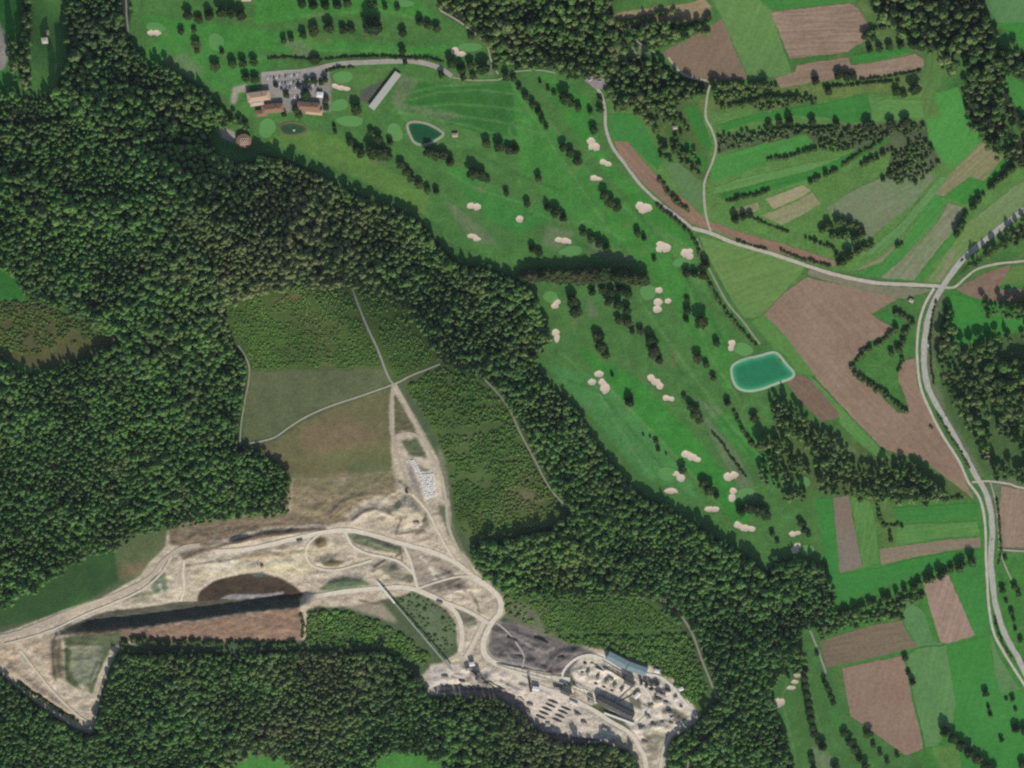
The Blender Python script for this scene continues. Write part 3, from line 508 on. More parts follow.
def mat_leaf(name, ramp, brown=None, autumn=.42):
    """ramp: colours picked per tree; brown: (cx, cy, radius, colour) zone of autumn leaves"""
    if name in MATS: return MATS[name]
    m, n, b = mk(name)
    oi = n.nodes.new('ShaderNodeObjectInfo'); r = n.nodes.new('ShaderNodeValToRGB'); r.color_ramp.interpolation = 'LINEAR'
    while len(r.color_ramp.elements) < len(ramp): r.color_ramp.elements.new(.5)
    for i, (e, c) in enumerate(zip(r.color_ramp.elements, ramp)): e.position = i / (len(ramp) - 1); e.color = (*c, 1)
    n.links.new(oi.outputs['Random'], r.inputs[0])
    geo = n.nodes.new('ShaderNodeNewGeometry'); pos = geo.outputs['Position']
    c = r.outputs[0]
    for (cx, cy, rad, col, amt) in (brown or []):
        vm = n.nodes.new('ShaderNodeVectorMath'); vm.operation = 'DISTANCE'; n.links.new(pos, vm.inputs[0])
        sx, sy = P(cx, cy); vm.inputs[1].default_value = (float(sx), float(sy), 40)
        mr = n.nodes.new('ShaderNodeMapRange'); mr.interpolation_type = 'SMOOTHSTEP'; n.links.new(vm.outputs['Value'], mr.inputs[0])
        mr.inputs[1].default_value = 0; mr.inputs[2].default_value = rad * MPP; mr.inputs[3].default_value = amt; mr.inputs[4].default_value = 0
        c = mixc(n, math_(n, 'MULTIPLY', mr.outputs[0], mapr(n, noise_(n, .035, 3, pos), .2, 1.3)), c, A(col))
    mr = n.nodes.new('ShaderNodeMapRange'); n.links.new(noise_(n, .022, 5, pos, .65), mr.inputs[0]); mr.inputs[1].default_value = .52; mr.inputs[2].default_value = .72; mr.inputs[3].default_value = 0; mr.inputs[4].default_value = autumn
    c = mixc(n, mr.outputs[0], c, A('#6f6445', 1.2))
    f = math_(n, 'MULTIPLY', mapr(n, noise_(n, .5, 3, pos), .8, 1.2), mapr(n, noise_(n, .012, 4, pos), .68, 1.32))
    n.links.new(scalec(n, c, f), b.inputs['Base Color'])
    b.inputs['Roughness'].default_value = .7
    MATS[name] = m; return m
def mat_water(name, deep, shallow, cx, cy, rx):
    m, n, b = mk(name); b.inputs['Roughness'].default_value = .45; b.inputs['Specular IOR Level'].default_value = .08
    geo = n.nodes.new('ShaderNodeAttribute'); geo.attribute_name = 'edge'
    c = mixc(n, geo.outputs['Fac'], A(shallow), A(deep))
    n.links.new(scalec(n, c, mapr(n, noise_(n, .12, 4, objc(n)), .9, 1.1)), b.inputs['Base Color'])
    bp = n.nodes.new('ShaderNodeBump'); bp.inputs['Strength'].default_value = .15; n.links.new(noise_(n, .6, 3, objc(n)), bp.inputs['Height']); n.links.new(bp.outputs[0], b.inputs['Normal'])
    return m
LF = lambda h, k=1.42: (lambda c: (c[0] * 1.08, c[1] * 1.06, c[2] * .88))(A(h, k))
M_FOREST = mat_leaf('forest_leaves', [LF('#35522f'), LF('#3e5f36'), LF('#3a5a36'), LF('#46673a'), LF('#385640'), LF('#4a6a3c'), LF('#3d5e3b'), LF('#55643c')],
                    [(290, 250, 170, '#72764a', .95), (470, 320, 110, '#59653f', .5), (560, 720, 140, '#6f7048', .8), (330, 670, 120, '#6b6f46', .8), (280, 745, 80, '#736c4c', .7), (90, 715, 60, '#4f7038', .5), (520, 20, 110, '#4f6b3a', .7), (220, 490, 90, '#4d7038', .5), (560, 560, 70, '#5a6e3a', .5), (600, 520, 130, '#4d6338', .5), (160, 55, 60, '#4b5638', .6), (200, 120, 90, '#3e5a36', .5), (100, 30, 70, '#4d5540', .6), (180, 665, 80, '#5f6a3c', .5)])
M_WOOD = mat_leaf('wood_leaves', [LF('#2b4527'), LF('#3b5830'), LF('#46603a'), LF('#55653c'), LF('#304a2c'), LF('#5d6440')])
M_TREE = mat_leaf('tree_leaves', [LF('#26381f', .95), LF('#2d4226', .95), LF('#364728', .95), LF('#293d22', .95), LF('#42492b', .95)], autumn=.15)
M_HEDGE = mat_leaf('hedge_leaves', [LF('#2d4527', 1.1), LF('#3b5230', 1.1), LF('#495a36', 1.1)], autumn=.4)
M_SHRUB = mat_leaf('shrub_leaves', [LF('#46693c', 1.5), LF('#50723f', 1.5), LF('#567640', 1.5), LF('#4a6c3d', 1.5), LF('#606c44', 1.5)],
                   [(320, 330, 60, '#69633e', .4), (535, 500, 60, '#7a6848', .5), (30, 325, 120, '#6a6a3b', .7), (440, 430, 60, '#4c7034', .5)])
M_BARK = mat_plain('#5d5144', .15, .9, 2, name='bark')

# ------------------------------------------------------------------ helpers for objects
def tag(o, label=None, cat=None, group=None, kind=None):
    if label: o['label'] = label
    if cat: o['category'] = cat
    if group: o['group'] = group
    if kind: o['kind'] = kind
    return o
def mesh_np(name, v, f, mat, parent=None, smooth=False, loc=None):
    me = bpy.data.meshes.new(name)
    me.from_pydata([tuple(p) for p in v], [], [tuple(q) for q in f]); me.update()
    if mat: me.materials.append(mat)
    if smooth: me.polygons.foreach_set('use_smooth', [True] * len(me.polygons))
    o = bpy.data.objects.new(name, me); C.objects.link(o)
    if parent: o.parent = parent
    if loc: o.location = loc
    return o
class MB:
    def __init__(s): s.v = []; s.f = []
    def add(s, v, f):
        k = len(s.v); s.v += [tuple(p) for p in v]; s.f += [tuple(i + k for i in q) for q in f]; return s
    def box(s, x0, x1, y0, y1, z0, z1):
        v = [(x0, y0, z0), (x1, y0, z0), (x1, y1, z0), (x0, y1, z0), (x0, y0, z1), (x1, y0, z1), (x1, y1, z1), (x0, y1, z1)]
        return s.add(v, [(3, 2, 1, 0), (4, 5, 6, 7), (0, 1, 5, 4), (1, 2, 6, 5), (2, 3, 7, 6), (3, 0, 4, 7)])
    def taper(s, x0, x1, y0, y1, z0, X0, X1, Y0, Y1, z1):
        v = [(x0, y0, z0), (x1, y0, z0), (x1, y1, z0), (x0, y1, z0), (X0, Y0, z1), (X1, Y0, z1), (X1, Y1, z1), (X0, Y1, z1)]
        return s.add(v, [(3, 2, 1, 0), (4, 5, 6, 7), (0, 1, 5, 4), (1, 2, 6, 5), (2, 3, 7, 6), (3, 0, 4, 7)])
    def prism(s, prof, y0, y1):   # profile in xz extruded along y
        n = len(prof); v = [(x, y0, z) for x, z in prof] + [(x, y1, z) for x, z in prof]
        return s.add(v, [tuple(range(n - 1, -1, -1)), tuple(range(n, 2 * n))] + [(i, (i + 1) % n, n + (i + 1) % n, n + i) for i in range(n)][::1])
    def tube(s, a, b, r0, r1=None, n=8):
        r1 = r0 if r1 is None else r1; a = Vector(a); b = Vector(b); d = (b - a).normalized()
        u = d.orthogonal().normalized(); w = d.cross(u); v = []
        for c, r in ((a, r0), (b, r1)):
            for i in range(n): t = 2 * math.pi * i / n; v.append(c + u * r * math.cos(t) + w * r * math.sin(t))
        return s.add(v, [(i, (i + 1) % n, n + (i + 1) % n, n + i) for i in range(n)] + [tuple(range(n - 1, -1, -1)), tuple(range(n, 2 * n))])
    def build(s, name, mat, parent=None, smooth=False): return mesh_np(name, s.v, s.f, mat, parent, smooth)
def empty(name, loc, rz=0):
    o = bpy.data.objects.new(name, None); C.objects.link(o); o.location = loc; o.rotation_euler = (0, 0, rz); o.empty_display_size = 2; return o
def copy_tree(o, parent=None):
    c = o.copy(); C.objects.link(c); c.parent = parent
    for ch in o.children: copy_tree(ch, c)
    return c

# ------------------------------------------------------------------ ground sheets (a partition of one regular grid)
STEP = 2.0
X0, X1, Y0, Y1 = -800, 800, -760, 780
xs = np.arange(X0, X1 + STEP, STEP); ys = np.arange(Y0, Y1 + STEP, STEP)
VX, VY = np.meshgrid(xs, ys); VZ0 = hills(VX, VY); PX, PY = project(VX, VY, VZ0)
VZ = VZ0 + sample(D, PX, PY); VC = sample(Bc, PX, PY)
cxp = (PX[:-1, :-1] + PX[1:, 1:]) / 2; cyp = (PY[:-1, :-1] + PY[1:, 1:]) / 2
region = np.zeros(cxp.shape, int)
def reg(mask, idx): region[sample(mask.astype(float), cxp, cyp) > .5] = idx
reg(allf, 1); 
clear = inpoly(FOREST_EX[0]) & ~qm; reg(clear, 4)
reg(inpoly(GOLF) & ~fmask, 2); reg(inpoly(GOLF2) & ~fmask, 2); reg(inpoly(GOLFW), 2); reg(qm, 3)
def sheet(name, idx, mat, label):
    J, I = np.nonzero(region == idx)
    nx = len(xs); a = J * nx + I; quads = np.stack([a, a + 1, a + 1 + nx, a + nx], 1)
    used, inv = np.unique(quads, return_inverse=True); quads = inv.reshape(quads.shape)
    v = np.stack([VX.ravel()[used], VY.ravel()[used], VZ.ravel()[used]], 1); c = VC.reshape(-1, 3)[used]
    me = bpy.data.meshes.new(name); n = len(quads)
    me.vertices.add(len(v)); me.vertices.foreach_set('co', v.ravel().astype(np.float32))
    me.loops.add(n * 4); me.loops.foreach_set('vertex_index', quads.ravel().astype(np.int32))
    me.polygons.add(n); me.polygons.foreach_set('loop_start', np.arange(0, n * 4, 4, dtype=np.int32)); me.polygons.foreach_set('loop_total', np.full(n, 4, np.int32))
    me.polygons.foreach_set('use_smooth', np.ones(n, bool)); me.update(calc_edges=True)
    at = me.attributes.new('Col', 'FLOAT_COLOR', 'POINT'); at.data.foreach_set('color', np.concatenate([c, np.ones((len(c), 1))], 1).ravel().astype(np.float32))
    me.materials.append(mat); me.validate()
    o = bpy.data.objects.new(name, me); C.objects.link(o); tag(o, label, 'ground', kind='structure'); return o
MG = mat_ground('ground_surface', .5); MQ = mat_ground('quarry_surface', 1.0); ML = mat_ground('lawn_surface', .2)
sheet('ground', 0, MG, 'open farmland ground between the plots')
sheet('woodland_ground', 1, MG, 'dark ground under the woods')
sheet('golf_course_lawn', 2, ML, 'green grass of the golf course')
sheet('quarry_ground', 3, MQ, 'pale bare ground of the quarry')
sheet('clearing_ground', 4, MG, 'rough ground of the clearings in the wood')
# the country beyond, out to the horizon
ox = np.concatenate([np.linspace(-12000, -1600, 14), np.linspace(-1500, 1500, 31), np.linspace(1600, 12000, 14)])
OX, OY = np.meshgrid(ox, ox); OZ = hills(OX, OY)
OZ = np.where((np.abs(OX) < 750) & (np.abs(OY) < 650), -80, OZ - 2.5)
n_ = len(ox); fl = [(j * n_ + i, j * n_ + i + 1, (j + 1) * n_ + i + 1, (j + 1) * n_ + i) for j in range(n_ - 1) for i in range(n_ - 1)
      if not (abs(ox[i]) < 700 and abs(ox[i + 1]) < 700 and abs(ox[j]) < 550 and abs(ox[j + 1]) < 550)]
tag(mesh_np('terrain', np.stack([OX.ravel(), OY.ravel(), OZ.ravel()], 1), fl, mat_field('#44603a', '#3a4f30', 0, 60, .2, .15, .2, 1.0), smooth=True), 'wooded farmland stretching away beyond the view', 'terrain', kind='structure')

# ------------------------------------------------------------------ draped surfaces
def rough_edge(poly, step=4, amp=.45, seed=0):
    r = random.Random(seed); o = []
    for (x1, y1), (x2, y2) in zip(poly, poly[1:] + poly[:1]):
        L = math.hypot(x2 - x1, y2 - y1); n = max(1, int(L / step)); nx, ny = -(y2 - y1) / (L + 1e-9), (x2 - x1) / (L + 1e-9)
        for k in range(n):
            t = k / n; a = 0 if k == 0 else r.uniform(-amp, amp); o.append((x1 + (x2 - x1) * t + nx * a, y1 + (y2 - y1) * t + ny * a))
    return o
def smooth_poly(poly, it=2):
    for _ in range(it):
        o = []
        for (x1, y1), (x2, y2) in zip(poly, poly[1:] + poly[:1]): o += [(x1 * .75 + x2 * .25, y1 * .75 + y2 * .25), (x1 * .25 + x2 * .75, y1 * .25 + y2 * .75)]
        poly = o
    return poly
def drape(name, poly, mat, off, label, cat, grid=4.0, kind='structure', group=None, edgeattr=False, zfun=None, const=None):
    b = poly; xa = [p[0] for p in b]; ya = [p[1] for p in b]
    GX, GY = np.meshgrid(np.arange(min(xa), max(xa), grid) + grid * .37, np.arange(min(ya), max(ya), grid) + grid * .41)
    ins = inpoly(b, GX, GY) & (linedist(b + b[:1], GX, GY) > grid * .3)
    pts = list(b) + list(zip(GX[ins], GY[ins])); n = len(b)
    r = delaunay_2d_cdt([Vector(p) for p in pts], [(i, (i + 1) % n) for i in range(n)], [], 1, 1e-5)
    vs = np.array([tuple(v) for v in r[0]])
    x, y = P(vs[:, 0], vs[:, 1]); z = hills(x, y) + sample(D, vs[:, 0], vs[:, 1]) + off
    if const is not None: z[:] = const
    if zfun is not None: z = z + zfun(vs[:, 0], vs[:, 1])
    fs = []
    for f in r[2]:
        p = [vs[i] for i in f]; ar = sum(p[i][0] * p[(i + 1) % len(p)][1] - p[(i + 1) % len(p)][0] * p[i][1] for i in range(len(p)))
        fs.append(f if ar < 0 else f[::-1])       # pixel y runs down
    o = mesh_np(name, np.stack([x, y, z], 1), fs, mat, smooth=True); tag(o, label, cat, group, kind)
    if edgeattr:
        d = np.clip(linedist(b + b[:1], vs[:, 0], vs[:, 1]) / edgeattr, 0, 1)
        at = o.data.attributes.new('edge', 'FLOAT', 'POINT'); at.data.foreach_set('value', d.astype(np.float32))
    return o
BR = '#866b5b'
FIELDS = [  # polygon, kind of field, colour1, colour2, angle(deg), period, stripe, label
 ('661,52 690,38 722,18 735,50 748,79 712,81 700,79 685,74 672,64', 'field', '#846a5a', '#7a6555', 60, 5, .03, 'plain brown ploughed field left of the pale strip at the top'),
 ('712,-40 752,-40 772,11 777,30 791,70 790,76 749,79 722,18 712,0', 'field', '#618451', '#55794a', 70, 6, .05, 'pale green field between two brown fields at the top'),
 ('752,-40 860,-40 856,2 772,10 752,-5', 'pasture', '#35753a', '#417a3c', 5, 8, .04, 'bright green strip above the striped brown field'),
 ('771,12 850,3 858,8 872,30 868,40 856,45 848,52 790,59 786,50', 'field', '#957a6b', '#876e60', 3, 3.2, .16, 'brown field with fine tractor lines at the top'),
 ('775,78 795,72 797,65 848,57 851,65 870,63 915,54 923,59 924,66 905,72 870,78 835,79 780,88', 'field', '#93796a', '#856b5c', 6, 4, .08, 'long stepped brown field below the lined one'),
 ('852,55 903,46 912,52 870,62 855,63', 'pasture', '#357a39', None, 8, 6, .05, 'thin green strip above the stepped brown field'),
 ('785,108 822,104 868,93 873,122 848,123 825,117 790,115', 'pasture', '#2d7034', '#357a39', 8, 6, .06, 'deep green plot among the terraces'),
 ('872,105 885,99 920,100 925,117 878,120', 'pasture', '#4e8047', '#5f8650', 8, 6, .06, 'paler green plot beside the deep green one'),
 ('935,93 958,87 968,115 983,139 955,168 943,162 929,140 926,119 941,116', 'pasture', '#3f8442', '#468a46', 60, 7, .05, 'bright green tapering field right of the terraces'),
 ('927,52 940,50 948,75 940,86 932,95 940,115 926,117 921,100 926,72', 'meadow', '#4d7440', '#5b7446', 80, 5, .1, 'olive meadow beside the upper right wood'),
 ('983,140 1003,158 984,181 970,176 943,196 932,193 956,168', 'field', '#837d58', '#7c7d56', 45, 4, .12, 'tan stubble plot shaped like an arrowhead'),
 ('1004,158 1012,160 998,172 986,190 964,205 946,197 970,178 984,182', 'pasture', '#37803a', None, 45, 6, .05, 'green wedge below the tan stubble plot'),
 ('717,125 752,115 786,109 788,116 752,122 725,131', 'pasture', '#357c39', None, 10, 5, .06, 'slim bright strip near the top of the terraces'),
 ('710,168 716,158 757,145 806,134 818,149 795,155 760,166 738,174 713,182', 'pasture', '#387f3b', '#468446', 15, 5, .08, 'curved green terrace right of the winding lane'),
 ('716,187 735,180 765,173 800,165 840,157 842,161 810,171 763,182 722,192 712,194', 'pasture', '#5d8a54', '#52824b', 15, 5, .08, 'pale curved terrace below the green one'),
 ('719,194 763,183 804,172 836,160 862,148 884,138 891,141 866,154 842,168 814,178 776,189 738,197 722,200', 'pasture', '#347a38', None, 15, 5, .06, 'narrow curved green terrace along the hedges'),
 ('684,107 697,105 706,128 713,146 707,153 696,136', 'pasture', '#347a38', None, 80, 5, .04, 'small green plot left of the winding lane'),
 ('682,142 690,140 709,165 702,172 684,152', 'pasture', '#347a38', None, 70, 5, .04, 'lower small green plot left of the winding lane'),
 ('609,114 634,114 642,122 652,140 664,160 657,170 652,165 629,142 615,141 608,125', 'pasture', '#31753a', '#3a7d3c', 60, 6, .04, 'green field above the long brown strip'),
 ('664,161 680,163 698,180 702,192 701,208 686,200 672,178', 'meadow', '#5a7a58', '#52724e', 60, 5, .05, 'dull grey green plot left of the winding lane'),
 ('614,141 627,141 645,163 668,187 690,204 706,220 740,232 780,243 815,254 838,262 833,266 810,262 770,250 735,239 710,229 692,224 668,206 640,180 620,156', 'field', '#87695a', '#936e5c', -45, 4, .05, 'long thin brown strip following the pale lane'),
 ('765,199 803,185 811,191 795,200 774,209', 'field', '#9a906d', '#948c68', 25, 4, .07, 'upper half of the tan plot above the square copse'),
 ('760,215 776,210 797,201 812,192 821,203 802,215 782,225', 'field', '#8b875f', '#858660', 25, 4, .07, 'lower half of the tan plot above the square copse'),
 ('822,222 840,230 856,244 872,246 900,224 925,195 940,176 948,178 926,206 902,234 880,252 862,256 846,246', 'field', '#5f8a5a', '#57804e', 45, 5, .08, 'soft green sloping strip between dull plot and bright arc'),
 ('856,269 880,258 905,236 924,208 933,196 936,198 927,212 908,240 884,262 862,272', 'field', '#8a8260', None, 45, 3, .04, 'thin tan line along the upper edge of the bright arc'),
 ('880,272 900,258 914,242 924,226 926,228 917,246 904,262 888,275', 'field', '#7f8456', None, 45, 3, .04, 'thin tan line inside the bright arc'),
 ('934,281 944,268 950,252 954,246 955,254 949,268 940,281', 'field', '#86835f', None, 50, 3, .04, 'short tan strip ending at the farm road'),
 ('733,210 758,202 760,210 742,216', 'field', '#8a875f', None, 20, 4, .05, 'tiny tan plot by the winding lane'),
 ('826,208 850,192 880,178 925,167 934,178 914,203 884,226 868,240 852,228', 'field', '#6b7f57', '#77785b', 28, 7, .08, 'wide dull plot sloping below the terraces'),
 ('856,271 882,262 907,235 925,205 936,194 948,199 936,220 910,251 885,276 868,277', 'field', '#3b8040', '#427f40', 50, 4, .14, 'bright green arc of crop above the farm road'),
 ('948,203 963,207 958,225 929,260 914,280 880,278 912,252 938,222', 'field', '#817f64', '#738058', 52, 4, .1, 'tan arc of crop beside the bright green one'),
 ('959,223 966,222 953,245 932,266 923,281 915,281 930,261', 'field', '#42803f', None, 50, 4, .05, 'thin green arc of crop right of the tan arc'),
 ('1012,188 1030,178 1060,180 1030,204 1005,224 985,239 966,259 950,280 936,283 925,283 948,250 968,222 990,206', 'meadow', '#65804e', '#708455', 50, 6, .07, 'pale meadow along the left side of the main road'),
 ('700,236 730,243 770,254 806,267 790,285 768,309 752,318 744,317 730,297 718,275 705,250', 'meadow', '#5c804b', '#698450', 20, 5, .07, 'pale green triangle of meadow below the farm road'),
 ('752,321 768,312 800,352 822,372 812,376 800,372 784,372 795,368 786,355 775,350', 'meadow', '#4a7c41', '#5a8048', -50, 6, .05, 'green verge between the teal lake and the brown field'),
 ('809,269 840,273 880,286 925,288 932,290 905,299 880,297 845,286 808,275', 'meadow', '#7a7a5e', '#7a705a', -12, 4, .06, 'dull tan headland under the farm road'),
 ('807,277 845,286 897,299 871,314 898,331 872,340 850,362 872,384 885,400 898,413 909,413 905,395 898,380 900,362 915,358 917,384 925,402 942,433 960,465 967,484 974,500 968,494 950,481 930,465 912,454 902,456 880,446 862,427 838,402 818,380 800,355 785,335 764,314 785,292', 'field', '#866a5b', '#947868', -50, 6, .06, 'large brown ploughed field in the middle of the right side'),
 ('784,378 800,374 814,382 834,401 840,416 822,422 815,415 797,397', 'field', '#7d6455', None, -45, 5, .05, 'darker brown patch below the teal lake'),
 ('874,314 889,310 900,318 900,329', 'pasture', '#37793a', None, 0, 6, .04, 'small green wedge beside the brown field and service lane'),
 ('806,374 816,381 838,404 862,429 880,448 892,458 882,460 858,442 840,424 838,411 828,400', 'meadow', '#4c8044', '#5c8450', -45, 5, .08, 'long green sliver between the two brown fields'),
 ('956,289 970,281 985,273 1011,264 1008,276 995,292 985,300 972,297', 'field', '#866b5c', None, 20, 5, .05, 'brown wedge right of the crossroads'),
 ('986,301 998,289 1060,288 1060,300 1024,302', 'field', '#8b7060', '#7d6654', 5, 5, .05, 'thin brown strip on the right edge'),
 ('1012,266 1060,262 1060,284 1000,286', 'pasture', '#5a7c48', None, 5, 5, .05, 'small green plot on the right edge above the brown strip'),
 ('951,294 972,299 980,308 980,318 1060,318 1060,328 985,330 970,343 956,346 950,330', 'pasture', '#2f7c36', '#35803a', 5, 9, .03, 'vivid green pasture right of the main road'),
 ('833,498 848,495 855,530 862,567 840,573 836,530', 'field', '#826a5b', '#77746a', 80, 5, .05, 'narrow upright brown plot'),
 ('850,496 870,501 876,525 879,562 863,568 856,530', 'field', '#557f48', '#4a773f', 83, 4, .14, 'striped green plot right of the upright brown one'),
 ('892,508 975,503 979,519 945,520 908,523 895,516', 'pasture', '#2f7237', '#397a3b', 2, 5, .08, 'deep green plot left of the main road'),
 ('898,525 977,521 980,535 935,539 895,546', 'field', '#56834b', '#4a7c43', 5, 3.5, .14, 'pale striped plot under the deep green one'),
 ('879,549 900,546 945,540 980,537 981,547 945,551 905,559 881,565', 'field', '#857060', '#81785f', 7, 4, .06, 'slim brown plot left of the main road'),
 ('815,500 831,498 835,530 839,575 858,572 880,568 905,561 945,553 982,549 982,553 920,572 870,592 840,604 833,595 826,560', 'pasture', '#2f7a38', '#33783a', 10, 8, .03, 'bright pasture wrapped round the narrow plots'),
 ('923,582 948,575 962,605 975,635 950,643 941,643 930,610', 'field', '#93776a', '#a08475', 75, 4, .12, 'upright brown plot with pale furrows near the main road'),
 ('950,575 983,556 985,600 991,630 976,636 963,605', 'pasture', '#37803e', None, 80, 8, .03, 'green pasture between the furrowed plot and the road'),
 ('820,641 845,633 870,626 902,620 909,636 920,646 890,654 826,668', 'field', '#7d6655', '#6f6a4f', 8, 4, .07, 'wide dull brown plot beside the short grey track'),
 ('842,668 870,662 902,656 906,668 912,700 920,730 923,749 906,755 895,748 880,737 860,722 851,716 846,692', 'field', '#8e6e60', '#957868', 82, 6, .05, 'large reddish brown plot at the bottom right'),
 ('906,657 918,648 946,645 950,670 955,700 953,725 937,745 926,747 915,702', 'meadow', '#547f52', '#5d865a', 82, 6, .06, 'dull green plot right of the reddish brown one'),
 ('895,604 909,600 924,612 933,640 944,644 918,646 905,625', 'meadow', '#56805a', '#4d7a4e', 60, 5, .06, 'pale plot above the dull green one'),
 ('948,646 988,636 992,660 1001,693 1012,690 1022,692 1040,720 1060,800 990,800 962,770 955,725 952,700', 'pasture', '#2f7a36', '#3a8040', 78, 9, .03, 'broad vivid pasture at the bottom right'),
 ('990,634 1001,660 1021,690 1001,693 995,675', 'meadow', '#5a7f56', None, 80, 5, .04, 'pale triangle tucked against the service lane'),
 ('1002,486 1024,490 1080,495 1080,549 1003,547 999,510', 'field', '#93796b', '#8a7061', 85, 4, .09, 'brown plot right of the main road'),
 ('985,-60 1060,-60 1060,20 1024,22 1012,26 998,22 988,8', 'meadow', '#56825a', None, 60, 5, .04, 'pale field in the top right corner'),
 ('1000,24 1022,22 1070,20 1070,60 1024,47 1010,36', 'pasture', '#348038', None, 60, 5, .04, 'bright green field in the top right corner'),
 ('1004,71 1024,83 1100,105 1100,125 1024,116 1011,101', 'pasture', '#3a803e', None, -45, 5, .04, 'green glade inside the upper right wood'),
 ('618,12 690,3 702,-2 712,6 700,18 680,14 640,17 618,20', 'field', '#9a8466', '#8e7760', 5, 3, .12, 'tan strip at the top above a band of trees'),
]
FCOUNT = {}
for i, (s, kind, c1, c2, ang, per, st, lab) in enumerate(FIELDS):
    poly = rough_edge(pp(s), 3, .55, i)
    drape(kind, poly, mat_field(c1, c2, ang + i * .01, per * .8, st * 1.15 + .015, .15, .25, .9), .12 + (i % 8) * .015, lab, kind, 5.0)
# ------------------------------------------------------------------ roads
def ribbon(name, pts, w, col, off, label):
    # resample along a smooth curve
    P0 = np.array(pts); d = [P0[0]]
    for k in range(len(P0) - 1):
        p0 = P0[max(k - 1, 0)]; p1 = P0[k]; p2 = P0[k + 1]; p3 = P0[min(k + 2, len(P0) - 1)]
        n = max(2, int(np.hypot(*(p2 - p1)) / 2.5))
        for t in np.linspace(0, 1, n + 1)[1:]:
            d.append(.5 * ((2 * p1) + (-p0 + p2) * t + (2 * p0 - 5 * p1 + 4 * p2 - p3) * t * t + (-p0 + 3 * p1 - 3 * p2 + p3) * t ** 3))
    d = np.array(d); tan = np.gradient(d, axis=0); tan /= np.linalg.norm(tan, axis=1)[:, None] + 1e-9
    nor = np.stack([-tan[:, 1], tan[:, 0]], 1); s = np.arange(len(d))
    K = 5; rows = []
    wl = w / 2 * (1 + .22 * (2 * fbm(s * .35, s * 0 + w, len(label) * 7 % 97, 2))); wr = w / 2 * (1 + .22 * (2 * fbm(s * .35, s * 0 + 9 + w, len(label) * 5 % 89, 2)))
    cols = [d + nor * (-wl + (wl + wr) * j / (K - 1))[:, None] for j in range(K)]
    A_ = np.stack(cols, 1).reshape(-1, 2)
    x, y = P(A_[:, 0], A_[:, 1]); z = hills(x, y) + sample(D, A_[:, 0], A_[:, 1]) + off
    z = z.reshape(-1, K); z[:, 1:-1] += .03; z = z.ravel()
    f = [(i * K + j, i * K + j + 1, (i + 1) * K + j + 1, (i + 1) * K + j) for i in range(len(d) - 1) for j in range(K - 1)]
    f = [q[::-1] for q in f]
    o = mesh_np(name, np.stack([x, y, z], 1), f, mat_plain(col, .13, .9, .25, name='road_surface'), smooth=True)
    me = o.data
    if me.polygons[0].normal.z < 0: me.flip_normals()
    tag(o, label, 'road' if 'road' in name else 'track', kind='structure')
for i, (nm, w, col, lab, pts) in enumerate(ROADS):
    ribbon(nm, pts, w, col, .36 + i * .008, lab)
# white centre dashes on the main road
mr = [r for r in ROADS if r[0] == 'road'][0][4]
mb = MB(); acc = []
for (x1, y1), (x2, y2) in zip(mr[:-1], mr[1:]):
    L = math.hypot(x2 - x1, y2 - y1); n = int(L / 7)
    for k in range(n):
        a = G(x1 + (x2 - x1) * (k / n), y1 + (y2 - y1) * (k / n)); b = G(x1 + (x2 - x1) * ((k + .4) / n), y1 + (y2 - y1) * ((k + .4) / n))
        dx, dy = b[0] - a[0], b[1] - a[1]; l = math.hypot(dx, dy) + 1e-6; nx, ny = -dy / l * .1, dx / l * .1
        acc.append([(a[0] + nx, a[1] + ny, a[2] + .46), (a[0] - nx, a[1] - ny, a[2] + .46), (b[0] - nx, b[1] - ny, b[2] + .46), (b[0] + nx, b[1] + ny, b[2] + .46)])
for q4 in acc: mb.add(q4, [(0, 1, 2, 3)])
tag(mb.build('road_markings', mat_plain('#d8d6d0', .05)), 'white dashed centre line of the main road', 'marking', kind='structure')
def yard(name, s, col, off, lab, cat='yard'): drape(name, rough_edge(pp(s), 3, .4, 5), mat_plain(col, .12, .9, .2), off, lab, cat, 4)
yard('parking_area', '584,80 592,76 604,78 608,84 602,89 594,88', '#8f8380', .5, 'small grey parking spot at the top end of the pale lane')
yard('car_park', '261,72 300,69 322,66 322,72 318,80 320,94 326,96 326,112 312,108 296,110 288,100 276,96 270,90 262,84', '#918a82', .30, 'grey clubhouse car park')
